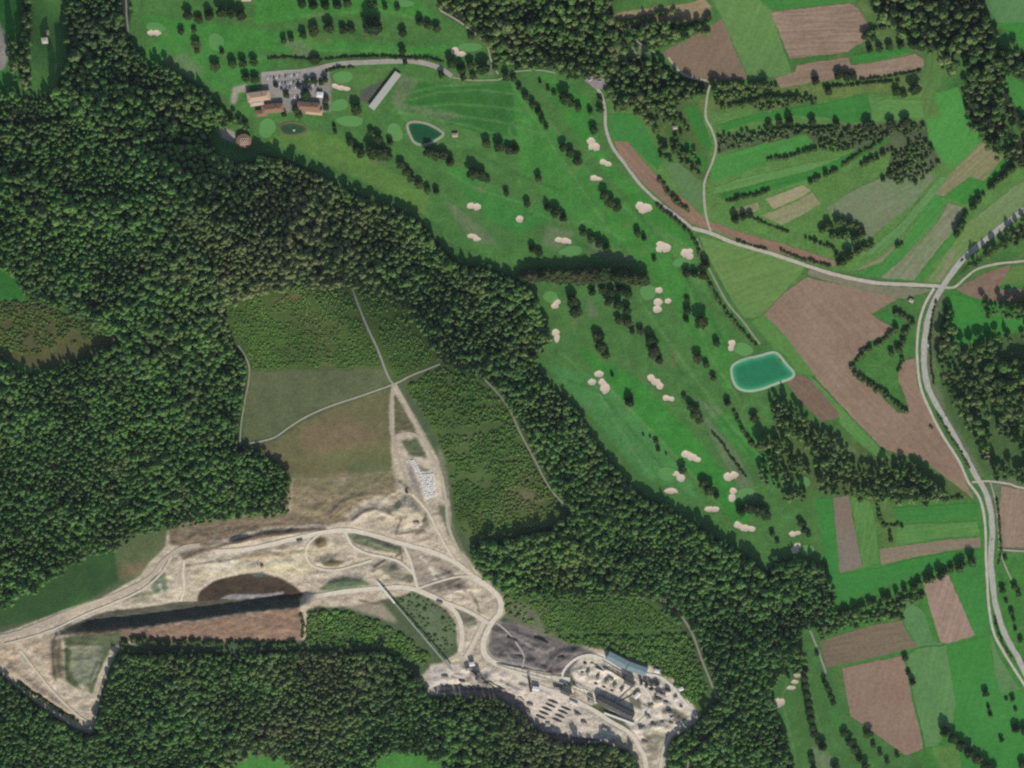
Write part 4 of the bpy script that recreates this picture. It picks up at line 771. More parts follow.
# ------------------------------------------------------------------ bunkers, greens, water
M_SAND = mat_plain('#cab7a1', .09, .95, .6, name='sand')
for i, (x, y, lobes, lab) in enumerate(BUNK):
    pts = []
    for k in range(36):
        a = 2 * math.pi * k / 36; best = 0
        for t in np.arange(0, 16, .25):
            qx, qy = t * math.cos(a), t * math.sin(a)
            if any(((qx - dx) / rx) ** 2 + ((qy - dy) / ry) ** 2 < 1 + .55 * mnoise.noise(Vector((x + qx * .45, y + qy * .45, i))) for dx, dy, rx, ry in lobes): best = t
        pts.append((x + max(best, .8) * math.cos(a), y + max(best, .8) * math.sin(a)))
    pts = smooth_poly(pts, 1)
    drape('sand_bunker', pts, M_SAND, .24, 'pale sand, ' + lab, 'bunker', 2.0)
GREENS = [(156, 27, 10, 5, 'top left fairway'), (216, 42, 7, 10, 'left of the round mound'), (343, 77, 9, 7, 'beside the kidney shaped bunker'), (339, 105, 9, 6, 'below the kidney shaped bunker'), (267, 128, 9, 9, 'under the clubhouse'),
          (350, 121, 15, 5, 'long one right of the clubhouse pond'), (395, 132, 8, 9, 'left of the deep green pond'), (403, 3, 10, 4, 'at the top edge'), (470, 47, 11, 5, 'beside the drive bend'), (571, 251, 11, 5.5, 'above the dark tree row'),
          (681, 262, 9, 4.5, 'below the ragged bunker'), (648, 292, 9, 7, 'left of the double bunker'), (551, 297, 8, 6, 'against the middle wood edge'), (743, 349, 9, 7, 'just above the teal lake'), (667, 474, 8, 8, 'left of the single tree near the lower wood'),
          (745, 494, 9, 7, 'right of the upright bunker'), (803, 483, 7, 6, 'in the nook of the lower east wood'), (807, 550, 8, 5, 'beside the lower small bunker')]
for i, (x, y, rx, ry, lab) in enumerate(GREENS):
    pts = [(x + rx * (1 + .12 * math.sin(2 * a + i) + .07 * math.sin(3 * a + 2 * i)) * math.cos(a), y + ry * (1 + .12 * math.sin(2 * a + i)) * math.sin(a)) for a in [2 * math.pi * k / 28 for k in range(28)]]
    drape('putting_green', pts, mat_field('#578a56', '#4f8350', 0, 5, .02, .04), .20, 'pale putting green, ' + lab, 'green', 3.0)
def lake(rim, shrink, deep, shallow, rimcol, lab, rimlab, edge=3.0, nm='lake'):
    rim = smooth_poly(pp(rim), 2); cx = sum(p[0] for p in rim) / len(rim); cy = sum(p[1] for p in rim) / len(rim)
    zs = [G(*p)[2] for p in rim]; z0 = min(zs) - .2
    inner = []
    n = len(rim)
    for i in range(n):
        x1, y1 = rim[i - 2]; x2, y2 = rim[(i + 2) % n]; L = math.hypot(x2 - x1, y2 - y1) + 1e-9; nx, ny = -(y2 - y1) / L, (x2 - x1) / L
        if (cx - rim[i][0]) * nx + (cy - rim[i][1]) * ny < 0: nx, ny = -nx, -ny
        inner.append((rim[i][0] + nx * shrink, rim[i][1] + ny * shrink))
    # stone rim ring then water surface standing level
    v = []; f = []
    mean = float(np.mean(zs))
    for (a, b) in zip(rim, inner):
        g = G(*a); g2 = G(*b); v += [(g[0], g[1], g[2] + .34), (g2[0], g2[1], mean + .5)]
    for i in range(n): j = (i + 1) % n; f.append((2 * i, 2 * j, 2 * j + 1, 2 * i + 1))
    o = mesh_np('bank', v, f, mat_plain(rimcol, .12, .9, .4)); tag(o, rimlab, 'bank', kind='structure')
    w = drape(nm, inner, mat_water(nm + '_water', deep, shallow, cx, cy, 1), .5, lab, nm, 2.0, edgeattr=edge, const=mean + .48); return w
lake('729,371 732,363 745,357 758,355 773,350 780,353 787,363 796,372 794,379 776,385 761,391 746,393 734,388', 2.6, '#066f55', '#2f9478', '#98a78c', 'teal lake with a pale lined rim between golf course and brown field', 'pale lined bank of the teal lake', 4.5)
lake('405,124 411,120 425,121 438,127 447,134 436,142 424,147 413,144 408,134', 2.6, '#0c4a30', '#175c3e', '#98947c', 'deep green pond on the fairway', 'pale stone bank of the deep green pond', 3, 'pond')
lake('278,124 290,121 303,123 309,129 303,135 288,137 280,133', 1.8, '#2a4a36', '#375640', '#6a5a44', 'dark oval pond with a fountain below the clubhouse', 'earthy bank of the dark oval pond', 3, 'pond')

# ------------------------------------------------------------------ vegetation prototypes
def ico(sub):
    import bmesh
    b = bmesh.new(); bmesh.ops.create_icosphere(b, subdivisions=sub, radius=1)
    v = np.array([x.co[:] for x in b.verts]); f = [tuple(q.index for q in p.verts) for p in b.faces]; b.free(); return v, f
ICO3 = ico(3); ICO2 = ico(2)
def crown(seed, kind, cz, rz, cards=150, size=.2, base=None):
    r = np.random.default_rng(seed); V, F = base or ICO3; v = V.copy(); F = list(F)
    off = r.uniform(-50, 50, 3)
    lob = r.normal(size=(9, 3)); lob /= np.linalg.norm(lob, axis=1)[:, None]; lob[:, 2] = np.abs(lob[:, 2]) * .8 - .1
    la = r.uniform(.10, .30, 9)
    dots = np.clip(V @ lob.T, 0, 1) ** 10
    d = .72 + (dots * la).sum(1) + np.array([.34 * mnoise.noise(Vector(p * 1.8 + off)) + .10 * mnoise.noise(Vector(p * 5 + off)) for p in V])
    v = V * d[:, None]
    if kind == 'cone':
        t = (V[:, 2] + 1) / 2; v[:, :2] *= (1.15 * (1 - t) ** .75 + .12)[:, None] * 1.05; v[:, 2] = V[:, 2]
    v[:, 2] *= rz; v[:, 2] += cz
    verts = [tuple(p) for p in v]; faces = list(F)
    idx = r.integers(0, len(v), cards)
    for k in idx:
        c = v[k] + r.normal(size=3) * .05; nrm = V[k] + r.normal(size=3) * .6; nrm /= np.linalg.norm(nrm)
        a = np.cross(nrm, r.normal(size=3)); a /= np.linalg.norm(a) + 1e-9; b = np.cross(nrm, a); s = size * r.uniform(.6, 1.3); q = len(verts)
        c = c + nrm * s * .35
        verts += [tuple(c + a * s), tuple(c + b * s * .8 + nrm * s * .2), tuple(c - a * s), tuple(c - b * s * .8 + nrm * s * .15)]; faces.append((q, q + 1, q + 2, q + 3))
    return verts, faces
def trunk(h, r):
    mb = MB(); mb.tube((0, 0, -.5), (0.03, 0.02, h * .5), r * 1.25, r * .9, 7); mb.tube((0.03, .02, h * .5), (0, 0, h), r * .9, r * .4, 7)
    for k in range(4):
        a = k * 1.7; mb.tube((0, 0, h * (.55 + .08 * k)), (math.cos(a) * .5, math.sin(a) * .5, h * (.8 + .05 * k)), r * .4, r * .15, 5)
    return mb
def proto_object(name, seed, kind, cz, rz, th, tr, mat, cards=150, size=.2, base=None):
    vs, fs = crown(seed, kind, cz, rz, cards, size, base); me = bpy.data.meshes.new(name)
    t = trunk(th, tr); k = len(vs)
    me.from_pydata(vs + t.v, [], fs + [tuple(i + k for i in q) for q in t.f]); me.materials.append(mat); me.materials.append(M_BARK)
    me.polygons.foreach_set('material_index', [0] * len(fs) + [1] * len(t.f)); me.polygons.foreach_set('use_smooth', [True] * len(ICO3[1]) + [False] * (len(me.polygons) - len(ICO3[1])) if len(me.polygons) > len(ICO3[1]) else [False] * len(me.polygons)); me.update()
    return bpy.data.objects.new(name, me)
def protos(prefix, mat, spec, base=None, cards=70, size=.17): return [proto_object(prefix, s, k, cz, rz, th, tr, mat, cards, size, base) for (s, k, cz, rz, th, tr) in spec]
SP_F = [(1, 'b', 3.0, 1.25, 2.6, .09), (2, 'b', 3.2, 1.35, 2.7, .09), (3, 'b', 2.9, 1.1, 2.5, .09), (4, 'b', 3.1, 1.2, 2.6, .09), (5, 'cone', 3.0, 1.8, 2.2, .08), (6, 'b', 3.0, 1.3, 2.6, .09)]
SP_S = [(11, 'b', 1.3, 1.0, 1.0, .08), (12, 'b', 1.5, 1.1, 1.2, .08), (13, 'b', 1.1, .9, .9, .08), (14, 'b', 1.4, 1.2, 1.1, .08)]
PF = protos('forest_tree_source', M_FOREST, SP_F); PW = protos('wood_tree_source', M_WOOD, [(a + 20, b, c - .5, d, e - .4, f) for a, b, c, d, e, f in SP_F]); PS = protos('scrub_source', M_WOOD, SP_S, cards=110)
PB = protos('bush_source', M_SHRUB, [(21, 'b', .45, .6, .3, .06), (22, 'b', .55, .7, .4, .06), (23, 'b', .4, .5, .3, .06)], base=ICO2, cards=50, size=.28)
def scatter_group(name, objs):
    g = bpy.data.node_groups.new(name, 'GeometryNodeTree')
    g.interface.new_socket('Geometry', in_out='INPUT', socket_type='NodeSocketGeometry'); g.interface.new_socket('Geometry', in_out='OUTPUT', socket_type='NodeSocketGeometry')
    gi = g.nodes.new('NodeGroupInput'); go = g.nodes.new('NodeGroupOutput'); iop = g.nodes.new('GeometryNodeInstanceOnPoints'); j = g.nodes.new('GeometryNodeJoinGeometry')
    for o in objs:
        n = g.nodes.new('GeometryNodeObjectInfo'); n.inputs['Object'].default_value = o; n.inputs['As Instance'].default_value = True
        g.links.new(n.outputs['Geometry'], j.inputs[0])
    def attr(nm, t):
        n = g.nodes.new('GeometryNodeInputNamedAttribute'); n.data_type = t; n.inputs['Name'].default_value = nm
        return next(o for o in n.outputs if o.enabled and o.name == 'Attribute')
    iop.inputs['Pick Instance'].default_value = True
    g.links.new(gi.outputs[0], iop.inputs['Points']); g.links.new(j.outputs[0], iop.inputs['Instance'])
    g.links.new(attr('variant', 'INT'), iop.inputs['Instance Index'])
    rt = attr('turn', 'FLOAT_VECTOR'); er = g.nodes.new('FunctionNodeEulerToRotation'); g.links.new(rt, er.inputs[0]); g.links.new(er.outputs[0], iop.inputs['Rotation'])
    g.links.new(attr('size', 'FLOAT_VECTOR'), iop.inputs['Scale'])
    g.links.new(iop.outputs[0], go.inputs[0]); return g
GF = scatter_group('forest_scatter', PF); GW = scatter_group('wood_scatter', PW); GS = scatter_group('scrub_scatter', PS); GB = scatter_group('bush_scatter', PB)
def scatter(name, mask, spacing, rad, group, nvar, label, cat, jitter=.38, rows=None, var=.22, hvar=.12, keepout=None, seed=1, sizefield=False):
    r = np.random.default_rng(seed)
    jx = np.arange(-900, 900, spacing); jy = np.arange(-780, 800, spacing * .88)
    X, Y = np.meshgrid(jx, jy); X = X + (np.arange(len(jy)) % 2)[:, None] * spacing * .5
    if rows: Y = Y + r.uniform(-.12, .12, Y.shape) * spacing; X = X + r.uniform(-.45, .45, X.shape) * spacing
    else: X = X + r.uniform(-jitter, jitter, X.shape) * spacing; Y = Y + r.uniform(-jitter, jitter, Y.shape) * spacing
    X = X.ravel(); Y = Y.ravel()
    Z0 = hills(X, Y); px, py = project(X, Y, Z0)
    ok = (px > -MX + 2) & (px < W + MX - 2) & (py > -MY + 2) & (py < H_ + MY - 2)
    X, Y, px, py, Z0 = X[ok], Y[ok], px[ok], py[ok], Z0[ok]
    ok = (sample(mask.astype(float), px, py) > .5) & (sample(keep_roads, px, py) > .5) & (r.random(len(X)) < .985)
    X, Y, px, py, Z0 = X[ok], Y[ok], px[ok], py[ok], Z0[ok]
    fld = np.clip(1 + 1.1 * fbm(px / 38, py / 26, 400 + seed, 3), .66, 1.4) if sizefield else np.ones(len(X))
    ok = r.random(len(X)) < np.clip(1.18 / fld ** 1.6, .45, 1); X, Y, px, py, Z0, fld = X[ok], Y[ok], px[ok], py[ok], Z0[ok], fld[ok]
    Z = Z0 + sample(D, px, py) - .3; n = len(X)
    me = bpy.data.meshes.new(name); me.from_pydata(list(zip(X, Y, Z)), [], [])
    me.attributes.new('variant', 'INT', 'POINT').data.foreach_set('value', r.integers(0, nvar, n).astype(np.int32))
    t = np.zeros((n, 3)); t[:, 2] = r.uniform(0, 6.28, n); t[:, 0] = r.normal(0, .05, n); t[:, 1] = r.normal(0, .05, n)
    me.attributes.new('turn', 'FLOAT_VECTOR', 'POINT').data.foreach_set('vector', t.ravel().astype(np.float32))
    s = rad * fld * np.clip(r.normal(1, var, n), .55, 1.5); hh = s * np.clip(r.normal(1, hvar, n), .6, 1.4) / fld ** .5
    me.attributes.new('size', 'FLOAT_VECTOR', 'POINT').data.foreach_set('vector', np.stack([s, s, hh], 1).ravel().astype(np.float32))
    o = bpy.data.objects.new(name, me); C.objects.link(o); md = o.modifiers.new('scatter', 'NODES'); md.node_group = group
    tag(o, label, cat, kind='stuff'); print(name, label, n); return o
keep_roads = (rd > 2.2).astype(float)
for st, w_ in (('525,600 545,601 600,599 640,597 658,600', 1.7), ('520,636 560,635 600,634 650,633 690,631', 1.9), ('226,306 250,296 290,289 350,288', 1.3), ('352,290 376,293 396,305 416,324 432,350 440,362', 1.5), ('300,648 340,648 385,649', 1.5), ('470,542 490,538 520,533 552,524', 1.8),
               ('120,78 150,86 190,96', 1.6), ('10,188 60,190 110,192', 1.2), ('100,138 150,140 215,141', 2.4), ('0,120 40,118 70,112', 2.5), ('80,62 100,52 112,40', 1.2), ('772,562 782,580 800,612', 1.8), ('430,420 445,440', 1)):
    keep_roads *= (linedist(pp(st), WX, WY) > w_)
# the paths that are hidden under the canopy edge stay clear; the top-left path is narrow
scatter('forest', fmask, 4.9, 3.2, GF, 6, 'dense mixed forest covering the hill around the quarry and along the golf course', 'forest', seed=3, sizefield=True)
for i, (k, (polys, sp, rad, ty, lab)) in enumerate(WOODS.items()):
    scatter('woods' if ty == 'f' else 'scrub_vegetation', wmask[k], sp * .86, rad * .88, GW if ty == 'f' else GS, 6 if ty == 'f' else 4, lab, 'wood' if ty == 'f' else 'scrub', seed=20 + i, sizefield=ty == 'f')
for i, (k, (polys, lab)) in enumerate(SHRUBS.items()):
    rr = {'rows': (2.9, 1.35), 'rows2': (3.0, 1.35), 'east': (3.3, 1.8), 'plant': (2.9, 1.6), 'plantlow': (4.4, 2.7), 'edge': (4.6, 2.7), 'west': (3.4, 1.8), 'slope': (6.5, 1.9), 'bank': (6.5, 2.2)}[k]
    m = smask[k] & (fbm(gx / 15, gy / 9, 200 + i, 4) > (-.30 if k in ('plant', 'plantlow', 'edge') else -.11))
    scatter('undergrowth', m, rr[0], rr[1], GB, 3, lab, 'undergrowth', rows=k in ('rows', 'rows2', 'plant'), var=.3, seed=60 + i)

# ------------------------------------------------------------------ individual trees
def tree_proto(seed, kind, cz, rz, th, tr):
    root = bpy.data.objects.new('tree', None); root.empty_display_size = 1
    vs, fs = crown(seed, kind, cz, rz, 240, .17); me = bpy.data.meshes.new('crown'); me.from_pydata(vs, [], fs); me.materials.append(M_TREE)
    cr = bpy.data.objects.new('crown', me); cr.parent = root
    t = trunk(th, tr); me2 = bpy.data.meshes.new('trunk'); me2.from_pydata(t.v, [], t.f); me2.materials.append(M_BARK); tr_ = bpy.data.objects.new('trunk', me2); tr_.parent = root
    return root
TP = [tree_proto(101, 'b', 1.55, 1.1, 1.2, .07), tree_proto(102, 'b', 1.6, 1.15, 1.2, .07), tree_proto(103, 'b', 1.45, 1.0, 1.1, .07), tree_proto(104, 'cone', 1.7, 1.6, 1.0, .06), tree_proto(105, 'b', 1.5, 1.2, 1.2, .07)]
ntree = 0
def place_tree(x, y, r, label, group=None):
    global ntree
    src = TP[random.randrange(5)]; c = src.copy(); c.name = 'tree'; C.objects.link(c)
    for ch in src.children: d = ch.copy(); d.parent = c; d.name = ch.data.name.split('.')[0]; C.objects.link(d)
    s = r * .9 * MPP; c.location = G(x + .05 * r, y + .22 * r); c.location.z -= .2
    c.rotation_euler = (0, 0, random.uniform(0, 6.28)); c.scale = (s * random.uniform(.92, 1.08), s * random.uniform(.92, 1.08), s * random.uniform(.5, .7))
    tag(c, label, 'tree', group); ntree += 1
CL = [  # label, group or None, trees
 ('dark tree in the row along the top left fairway', '188,13,6 199,18,5 209,13,6.5 222,9,7 231,10,7 241,13,6.5'), ('small tree in the loose line under the top left fairway row', '181,30,4 194,29,3 196,42,5 197,49,3.5'),
 ('round tree in the line between the mound and the car park', '215,64,6 222,51,3 232,61,5 243,61,5 254,60,5'), ('square dark block of trees above the clubhouse', '246,76,5 255,77,5.5'),
 ('tree in the clump at the very top of the upper fairway', '302,2,5 313,3,6 325,3,6 337,3,6 347,2,5'), ('small round tree in the short row between two upper fairways', '284,39,3.6 291,37,4 303,33,5 314,29,6'),
 ('dark tree left of the biggest round tree on the upper fairways', '329,25,7 343,28,5 351,28,5'), ('biggest round tree on the upper fairways', '372,22,12'), ('tiny tree at the top edge right above the biggest tree', '369,3,3 375,3,3 385,6,3.4 397,6,3.6'),
 ('lone tree between the biggest round tree and the wood', '403,31,4.8'), ('small tree above the middle of the drive', '402,49,4.2'), ('small tree on the lower side of the drive', '405,61,3'), ('dark tree in the slanting trio left of the top wood', '420,20,5 428,24,5 437,27,4.4'),
 ('flat dark tree between the mound and the drive', '315,58,5.4'), ('lone tree at the corner of the top wood', '471,35,4'), ('tree in the grove beside the drive end bunker', '452,61,6 461,67,6 470,63,5 473,75,4 463,76,4'), ('tall dark tree right of the drive end grove', '483,65,7'),
 ('small tree on the inside of the drive bend', '441,73,4'), ('tree beside the path right of the drive', '506,75,5 495,66,3.6'), ('dark tree along the right side of the car park', '325,78,4 326,98,4 326,106,4 321,82,3'), ('tree growing between the parked cars', '306,92,6 314,79,4 307,80,3.4 286,93,4 276,84,3 298,84,3'),
 ('tree in front of the terracotta clubhouse roofs', '296,107,5 284,113,3.4 299,113,4'), ('round tree beside the shelter of the driving range', '356,106,6.5'), ('tree in the slanting clump left of the big fairway clump', '350,140,5 356,147,5 361,152,5'),
 ('tree in the small line above the big fairway clump', '371,130,4 378,136,5 390,141,4'), ('big tree of the clump west of the deep green pond', '372,149,7.5 381,151,8 388,155,5'), ('tree in the slanting trio below the big fairway clump', '401,163,5.5 406,170,5 411,176,5'),
 ('tree in the short line near the wood corner', '419,183,5 427,188,4.4 436,190,4'), ('small bushy tree on the fairway right of the oval pond', '334,125,2.6 335,131,2.4'), ('dark tree below the deep green pond', '429,149,7 436,153,6 443,153,6 450,160,6'),
 ('big dark tree in the middle of the long fairway', '473,170,8 481,173,7 487,178,4'), ('dark tree of the trio on the driving range edge', '486,141,5.5 499,144,6.5 509,148,5'), ('small tree above the bunker with the round tree', '506,191,4'),
 ('small tree in the line dividing the two right fairways', '513,77,3.6 519,86,3.6 525,95,4 532,103,4.4 538,110,4.4 542,118,4 546,126,3.2'), ('tiny tree in the broken line right of the dividing line', '540,81,2.4 548,88,2.4 554,92,2.8'), ('large tree near the top of the right fairway', '564,95,7.5 571,101,5'),
 ('tree standing beside the top of the pale lane', '578,106,4.2 590,110,3.4 600,108,4.4 600,98,3.6'), ('lone round tree left of the pale lane', '593,128,5.2'), ('tree in the slanting group left of the three bunkers', '563,145,5 570,151,5.4 577,159,5.4'), ('lone dark tree on the fairway edge below the range', '515,148,5.4'),
 ('small lone tree with brown sunlit tone painted under it', '538,176,4.4'), ('tree in the dark group left of the large lane bunker', '604,193,6 610,200,6.5 617,206,5'), ('small tree right of the round tree bunker', '527,202,4.4'), ('tree in the group above the long low bunker', '547,206,4.4 555,210,6.5 563,216,5'),
 ('tree in the row right of the long low bunker', '583,231,4.6 591,237,5 599,241,5.4 606,245,5'), ('tree above the left end of the dark tree row', '532,247,5 539,251,4.6'), ('tree of the small pair left of the three lobed bunker', '637,231,4.4 644,237,3.4'), ('tiny tree under the three lobed bunker', '654,258,3'),
 ('tree of the dark group against the lane hedge', '686,271,5 694,272,5 703,273,5 705,262,5.4'), ('tall dark tree in the long straight row across the fairways', '523,273,8 532,272,9 541,272,9 550,271,9.5 559,272,10 568,272,10 577,272,10 586,271,10 595,271,10 604,270,11 614,270,11 623,271,11 632,273,10 642,276,8.5'),
 ('round tree of the stacked pair under the tree row', '572,297,7.5 575,309,7.5'), ('sunlit tree in the grove under the tree row', '592,290,5 602,288,5 611,290,5 620,288,6 628,292,5 618,302,6 608,300,5 627,308,5'), ('small tree in the loose group below the sunlit grove', '618,318,5 627,320,6 632,330,3.4 640,329,4.6'),
 ('dark tree of the upright group on the middle fairway', '597,334,6.5 600,343,7 605,352,5.5'), ('dark tree of the upright group below the loose one', '650,337,6 653,347,8 659,358,5'), ('small tree left of the round lake tree', '687,308,5 686,318,4 687,298,3'), ('round dark tree in the fairway above the lake', '701,318,8'),
 ('small tree left of the lake bunker', '716,341,4.6'), ('tree in the slanting line west of the lake', '697,355,6.5 706,363,4 713,376,4'), ('thin bush right of the bunker trio', '612,374,2.4'), ('lone round tree below the bunker trio', '629,399,7'), ('dark tree of the slanting group on the lower fairway', '684,395,3.2 690,404,5 695,411,6.5 699,418,5'),
 ('tiny young tree in the cluster on the lower fairway', '643,434,1.6 650,436,1.6 656,440,3 658,448,3 666,453,1.6'), ('lone tree beside the bunker near the lower wood', '682,467,5.4'), ('dark tree of the group left of the upright bunker', '703,481,5.5 709,487,6.5 716,494,4.4'), ('small tree at the top of the thin hedge below the lake', '727,401,4.6'), ('lone tree in the mown circle below the lake', '754,416,5.6'),
 ('big dark tree above the long bunker', '741,508,6.5 750,505,7 759,506,8 766,512,6'), ('tree of the small group above the two small bunkers', '800,521,4.4 804,527,4.6 808,533,3.4 772,532,3.6 777,540,3.2'), ('small tree beside the upright brown plot', '825,563,3.6'),
 ('dark tree in the long row left of the lower fairway', '805,668,4.4 804,676,4.6 805,684,5 806,692,5 808,700,5 809,708,5 810,716,5 812,724,5 814,732,5 822,744,6 818,739,4.4'), ('tree in the short thin row beside the grey track', '824,680,3.4 827,687,3.6 830,694,3.8 833,701,3.6 817,652,3'),
 ('tree of the slanting clump near the bottom edge', '844,731,5 849,739,5.4 854,747,5.6 859,756,5.6 865,764,5.6'), ('round tree at the corner of the reddish plot', '868,731,5.6'), ('small tree below the reddish brown plot', '873,744,3.4 880,752,3.4 887,760,3.4 897,754,3.2'), ('tree of the pair at the bottom edge of the fairway', '811,755,4.4 813,765,4.6 835,766,5.4'),
 ('small tree between the reddish and the dull green plot', '905,656,4 908,671,3.6 912,680,4.2'), ('big tree in the thick belt at the bottom of the vivid pasture', '944,728,7 952,735,7 960,742,7 968,749,7 976,756,7 984,763,7 993,770,7'), ('lone tree in the middle of the vivid pasture', '985,691,4.6'), ('small bush with brown patch in the pasture', '988,706,2.6 990,713,3.2'),
 ('small tree right of the pale triangle', '1012,697,3.4 1006,698,2.4 1015,708,2.6'), ('small lone tree low in the pasture', '1001,738,3.4'), ('large tree at the right edge near the bottom', '1015,726,6.5 1025,728,7 1022,762,6'),
 ('scattered orchard tree right of the main road', '1002,588,4.4 1014,585,4.4 1018,592,4 1006,600,2.6 1011,610,3.4 1013,618,3 1015,628,2.4 1020,638,3.6 1005,557,3'), ('round tree in the row above the terraces', '779,121,4.6 789,119,5.6 812,120,5 836,122,4.4 867,123,6.5 890,121,5.4 905,120,6.4 769,124,4'),
 ('tree of the dark trio on the green terrace strip', '896,90,5 903,93,4 914,86,7'), ('tree of the clump on the stepped brown field', '838,73,5.4 846,74,5.6 853,75,4.4'), ('lone tree below the stepped brown field', '815,79,5 828,90,4.6'), ('tree in the row above the thin green strip', '869,48,4 879,47,4.4 889,45,4.6 900,43,5 913,41,7.4 920,45,5'),
 ('small tree at the corner of the lined brown field', '865,34,5 873,36,4'), ('round tree left of the square copse', '735,217,5.4 743,215,4.6 750,214,4'), ('tree standing in the corner of two top fields', '708,16,4.6 696,22,3.6'),
]
ORD = ['first', 'second', 'third', 'fourth', 'fifth', 'sixth', 'seventh', 'eighth', 'ninth', 'tenth', 'eleventh', 'twelfth', 'thirteenth', 'fourteenth', 'fifteenth', 'sixteenth']
def ranks(pts):
    n = len(pts)
    if n == 0: return []
    xs_ = [p[0] for p in pts]; ys_ = [p[1] for p in pts]
    if n == 1: return ['']
    horiz = (max(xs_) - min(xs_)) >= .8 * (max(ys_) - min(ys_)); key = xs_ if horiz else ys_
    order = sorted(range(n), key=lambda i: key[i]); out = [''] * n
    ends = ('leftmost', 'rightmost', 'from left') if horiz else ('topmost', 'lowest', 'from top')
    for k, i in enumerate(order): out[i] = ends[0] + ' ' if k == 0 else ends[1] + ' ' if k == n - 1 else ORD[k] + ' ' + ends[2] + ', '
    return out
for lab, s in CL:
    ts = [tuple(float(v) for v in t.split(',')) for t in s.split()]
    for t, rk in zip(ts, ranks(ts)): place_tree(*t, rk + lab, lab.replace('tree', 'trees', 1) if len(ts) > 1 else None)
print('trees', ntree)
# ------------------------------------------------------------------ hedges: each one thing
def hedge(s, r, label, step=None, two=False, h=1.0):
    pts = pp(s); V = []; F = []; rnd = random.Random(len(s) * 31 + int(r * 10)); o0 = G(*pts[0])
    rr = np.random.default_rng(len(s))
    for (x1, y1), (x2, y2) in zip(pts[:-1], pts[1:]):
        L = math.hypot(x2 - x1, y2 - y1); n = max(1, int(L / (step or r * 1.15)))
        for k in range(n):
            t = (k + rnd.uniform(-.25, .25)) / n; q = r * rnd.uniform(.6, 1.2)
            px = x1 + (x2 - x1) * t + rnd.uniform(-.5, .5) * r * .7; py = y1 + (y2 - y1) * t + rnd.uniform(-.5, .5) * r * .7 + .3 * r
            g = G(px, py); vs, fs = HP[rnd.randrange(len(HP))]; sc = q * MPP; a = rnd.uniform(0, 6.28); ca, sa = math.cos(a) * sc, math.sin(a) * sc; hh = sc * rnd.uniform(.8, 1.3) * h
            b = len(V); V += [(g[0] - o0[0] + ca * p[0] - sa * p[1], g[1] - o0[1] + sa * p[0] + ca * p[1], g[2] - o0[2] + hh * p[2]) for p in vs]; F += [tuple(i + b for i in f) for f in fs]
    o = mesh_np('hedge', V, F, M_HEDGE); o.location = o0; tag(o, label, 'hedge')
HP = [crown(300 + i, 'b', .8, 1.0, 70, .22, ICO2) for i in range(4)]
